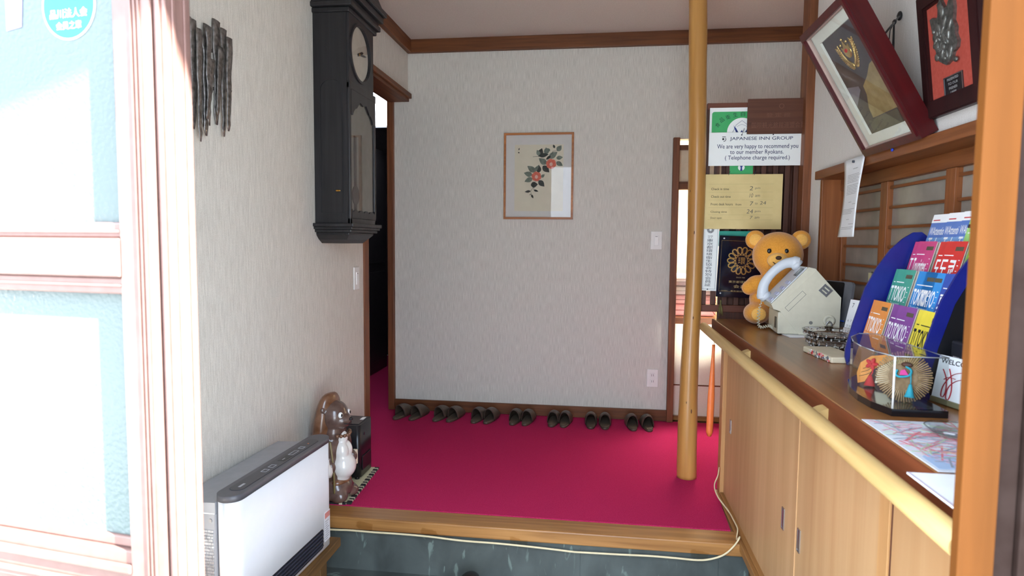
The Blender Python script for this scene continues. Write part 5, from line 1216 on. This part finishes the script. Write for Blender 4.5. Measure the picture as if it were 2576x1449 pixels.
def straw_wheel():
    o = Vector((.684, 1.550, ZC+.016)); X = Vector((.80, -.60, 0)).normalized(); Y = Vector((.10, .12, 1))
    t = thing('straw_wheel', 'round fan of tan straws with a teal tassel inside the display case', 'ornament', o, X, Y)
    R, cy = .058, .058; stw = mat('tan_straw', (164, 132, 92), .8, var=22, sc=120)
    n = 64
    disc = MB().prism(circ(0, cy, .030, 32), -.004, .004); part('hub', disc, mat('straw_hub', (132, 104, 72), .8, var=16, sc=90), t)
    sp = MB()
    for k in range(n):
        a = 2*PI*k/n; r1 = R*(1.0 if k % 2 else .97); sp.tube([(.016*math.cos(a), cy+.016*math.sin(a), .003), (r1*math.cos(a), cy+r1*math.sin(a), .0)], [.0011, .0019], 5)
    part('straws', sp, stw, t)
    bl = bpy.data.materials.get('teal_cord') or mat('teal_cord', (40, 158, 176), .7, var=8)
    part('braid', MB().tube(spline([(-.012, cy+.014, .007), (-.014, cy+.004, .009), (-.006, cy-.001, .011), (.012, cy+.004, .010), (.016, cy+.016, .008), (.004, cy+.024, .007)], 5), .0026, 8), bl, t)
    part('pink_bow', MB().prism([(-.006, cy+.003), (.012, cy+.005), (.004, cy+.017), (-.004, cy+.014)], .008, .012), mat('pink_cord', (214, 60, 140), .7), t)
    part('dark_knot', MB().ell((.006, cy+.028, .006), (.012, .006, .004), 12, 8), M['dark'], t)
    tm = MB().tube([(.016, cy+.012, .010), (.018, cy-.008, .013), (.018, cy-.016, .013)], .0014, 6)
    tm.lathe([(.001, .0), (.003, -.001), (.0045, -.008), (.0085, -.024), (.0115, -.030), (.001, -.030)], (0, 0, 0), 16, X=basis((.018, cy-.016, .014), (1, 0, 0), (0, 0, -1)) @ Matrix.Rotation(-PI/2, 4, 'X') if 0 else Matrix.Translation((.018, cy-.014, .014)) @ Matrix.Rotation(-PI/2, 4, 'X'))
    part('teal_tassel', tm, bl, t)
straw_wheel()
def folk_doll():
    o = Vector((.700, 1.70, ZC+.016)); t = thing('folk_ornament', 'orange and white paper folk ornament with red tassels inside the display case', 'ornament', o, (.80, -.60, 0), (.1, .12, 1))
    og = mat('orange_paper', (214, 136, 50), .7, var=8, sc=60); iv = mat('ivory_paper', (226, 216, 186), .7, var=6)
    part('orange_fan', MB().prism([(-.052, .004), (-.036, .010), (-.022, .040), (.010, .066), (.032, .080), (.010, .084), (-.026, .076), (-.050, .056), (-.056, .030)], -.003, .003), og, t)
    ln = MB()
    for k in range(3): ln.tube([(-.050+.004*k, .022+.010*k, .0034), (-.034+.003*k, .028+.011*k, .0034), (-.022, .036+.012*k, .0034)], .0006, 5)
    part('brush_lines', ln, M['blk'], t)
    part('dark_band', MB().prism([(-.036, -.0), (-.018, -.0), (.040, .078), (.050, .092), (.036, .092), (-.012, .045)], -.006, -.002), M['dark'], t)
    part('ivory_fold', MB().prism([(-.012, .010), (.014, .012), (.040, .050), (.050, .074), (.062, .080), (.030, .074), (.010, .062), (-.006, .050)], .003, .007), iv, t)
    part('green_leaf', MB().prism([(.018, .066), (.040, .076), (.052, .080), (.036, .064), (.020, .060)], .007, .009), mat('leaf_green_paper', (110, 160, 110), .7), t)
    rd = MB()
    for k in range(5):
        a = 2*PI*k/5; rd.ell((-.022+.008*math.cos(a), .056+.008*math.sin(a), .009), (.008, .005, .004), 10, 6, R=Matrix.Rotation(a, 3, 'Z'))
    part('red_bow', rd, M['red'], t)
    rt = MB().tube([(-.020, .052, .009), (-.018, .036, .010), (-.022, .026, .011)], .0018, 6)
    rt.lathe([(.001, .0), (.004, .001), (.007, .010), (.012, .024), (.013, .027), (.001, .027)], (0, 0, 0), 16, X=Matrix.Translation((-.022, .028, .012)) @ Matrix.Rotation(PI/2, 4, 'X'))
    part('red_tassel', rt, M['red'], t)
folk_doll()

# welcome card, map sheets, clear dish
Yw = Vector((.17, 0, .985))
t = thing('welcome_card', 'white welcome card with red looping emblem standing right of the display case', 'card', (.792, 1.645, ZC+.010), (.24, -.97, 0), Yw)
part('card', MB().prism(rrect(0, .115, 0, .104, .004), -.004, 0), M['paper'], t)
part('foot', MB().box(.0, .115, -.009, .004, -.030, .004, .002), mat('olive_foot', (120, 114, 84), .5), t)
m = MB(); text(m, 'WELCOME', .008, .086, .0115, .099, .0006, bold=.012)
part('lettering', m, M['blk'], t)
m = MB()
for pts in ([(.020, .072), (.034, .052), (.040, .024), (.035, .008), (.028, .013), (.031, .037), (.050, .063), (.076, .074)], [(.038, .076), (.050, .052), (.056, .026), (.052, .006), (.043, .010), (.046, .034), (.064, .052), (.092, .062)], [(.028, .049), (.04, .056), (.060, .056)]):
    m.tube(spline([(p[0], p[1], .001) for p in pts], 6), .0022, 6, flat=.25, up=(0, 0, 1))
part('red_emblem', m, mat('crimson_ink', (176, 22, 44), .5), t)

mp = thing('map_sheet', 'laminated city map sheet lying on the counter in front of the display case', 'map', (.62, 1.3, ZC))
part('sheet', MB().prism([(.559, 1.125), (.76, 1.125), (.76, 1.44), (.559, 1.44)], ZC+.0003, ZC+.0016), mat('map_paper', (222, 226, 232), .25, var=4), mp, True)
m = MB(); rnd = random.Random(21)
part('water_area', MB().prism([(.565, 1.135), (.70, 1.135), (.74, 1.16), (.66, 1.20), (.60, 1.23), (.568, 1.20)], ZC+.0016, ZC+.0018), mat('map_blue', (172, 194, 222), .3), mp, True)
for k in range(150):
    x = rnd.uniform(.58, .73); y = rnd.uniform(1.17, 1.42); a = rnd.uniform(-.5, .9)+(1.57 if k % 3 == 0 else 0); l = rnd.uniform(.012, .05); w_ = rnd.uniform(.0008, .002); dx, dy = math.cos(a)*l, math.sin(a)*l; nx, ny = -math.sin(a)*w_, math.cos(a)*w_
    m.prism([(max(.562, min(.757, px)), max(1.128, min(1.437, py))) for px, py in ((x-dx-nx, y-dy-ny), (x+dx-nx, y+dy-ny), (x+dx+nx, y+dy+ny), (x-dx+nx, y-dy+ny))], ZC+.0018, ZC+.0021+.000003*k, k % 4)
part('map_lines', m, [mat('map_pink', (206, 150, 160), .4), mat('map_grey', (150, 156, 168), .4), mat('map_green', (176, 196, 160), .4), mat('map_rose', (214, 120, 128), .4)], mp, True)
wp = thing('white_sheet', 'white laminated sheet overhanging the counter front near the orange post', 'paper', (.52, 1.05, ZC))
part('sheet', MB().box(.503, .70, .93, 1.108, ZC+.0003, ZC+.003), M['paper'], wp, True)
part('margin', MB().box(.503, .508, .93, 1.108, ZC+.003, ZC+.0033), mat('mauve_margin', (196, 184, 194), .4), wp, True)
gd = thing('glass_dish', 'clear round glass dish lying on the map sheet', 'dish', (.69, 1.335, ZC+.0025))
part('dish', MB().lathe([(.001, .001), (.034, .001), (.048, .010), (.053, .017), (.050, .017), (.043, .009), (.030, .005), (.001, .005)], n=32), M['acry'], gd)
part('rim', MB().tube([(.0515*math.cos(2*PI*k/32), .0515*math.sin(2*PI*k/32), .017) for k in range(33)], .0013, 6), M['acry'], gd)
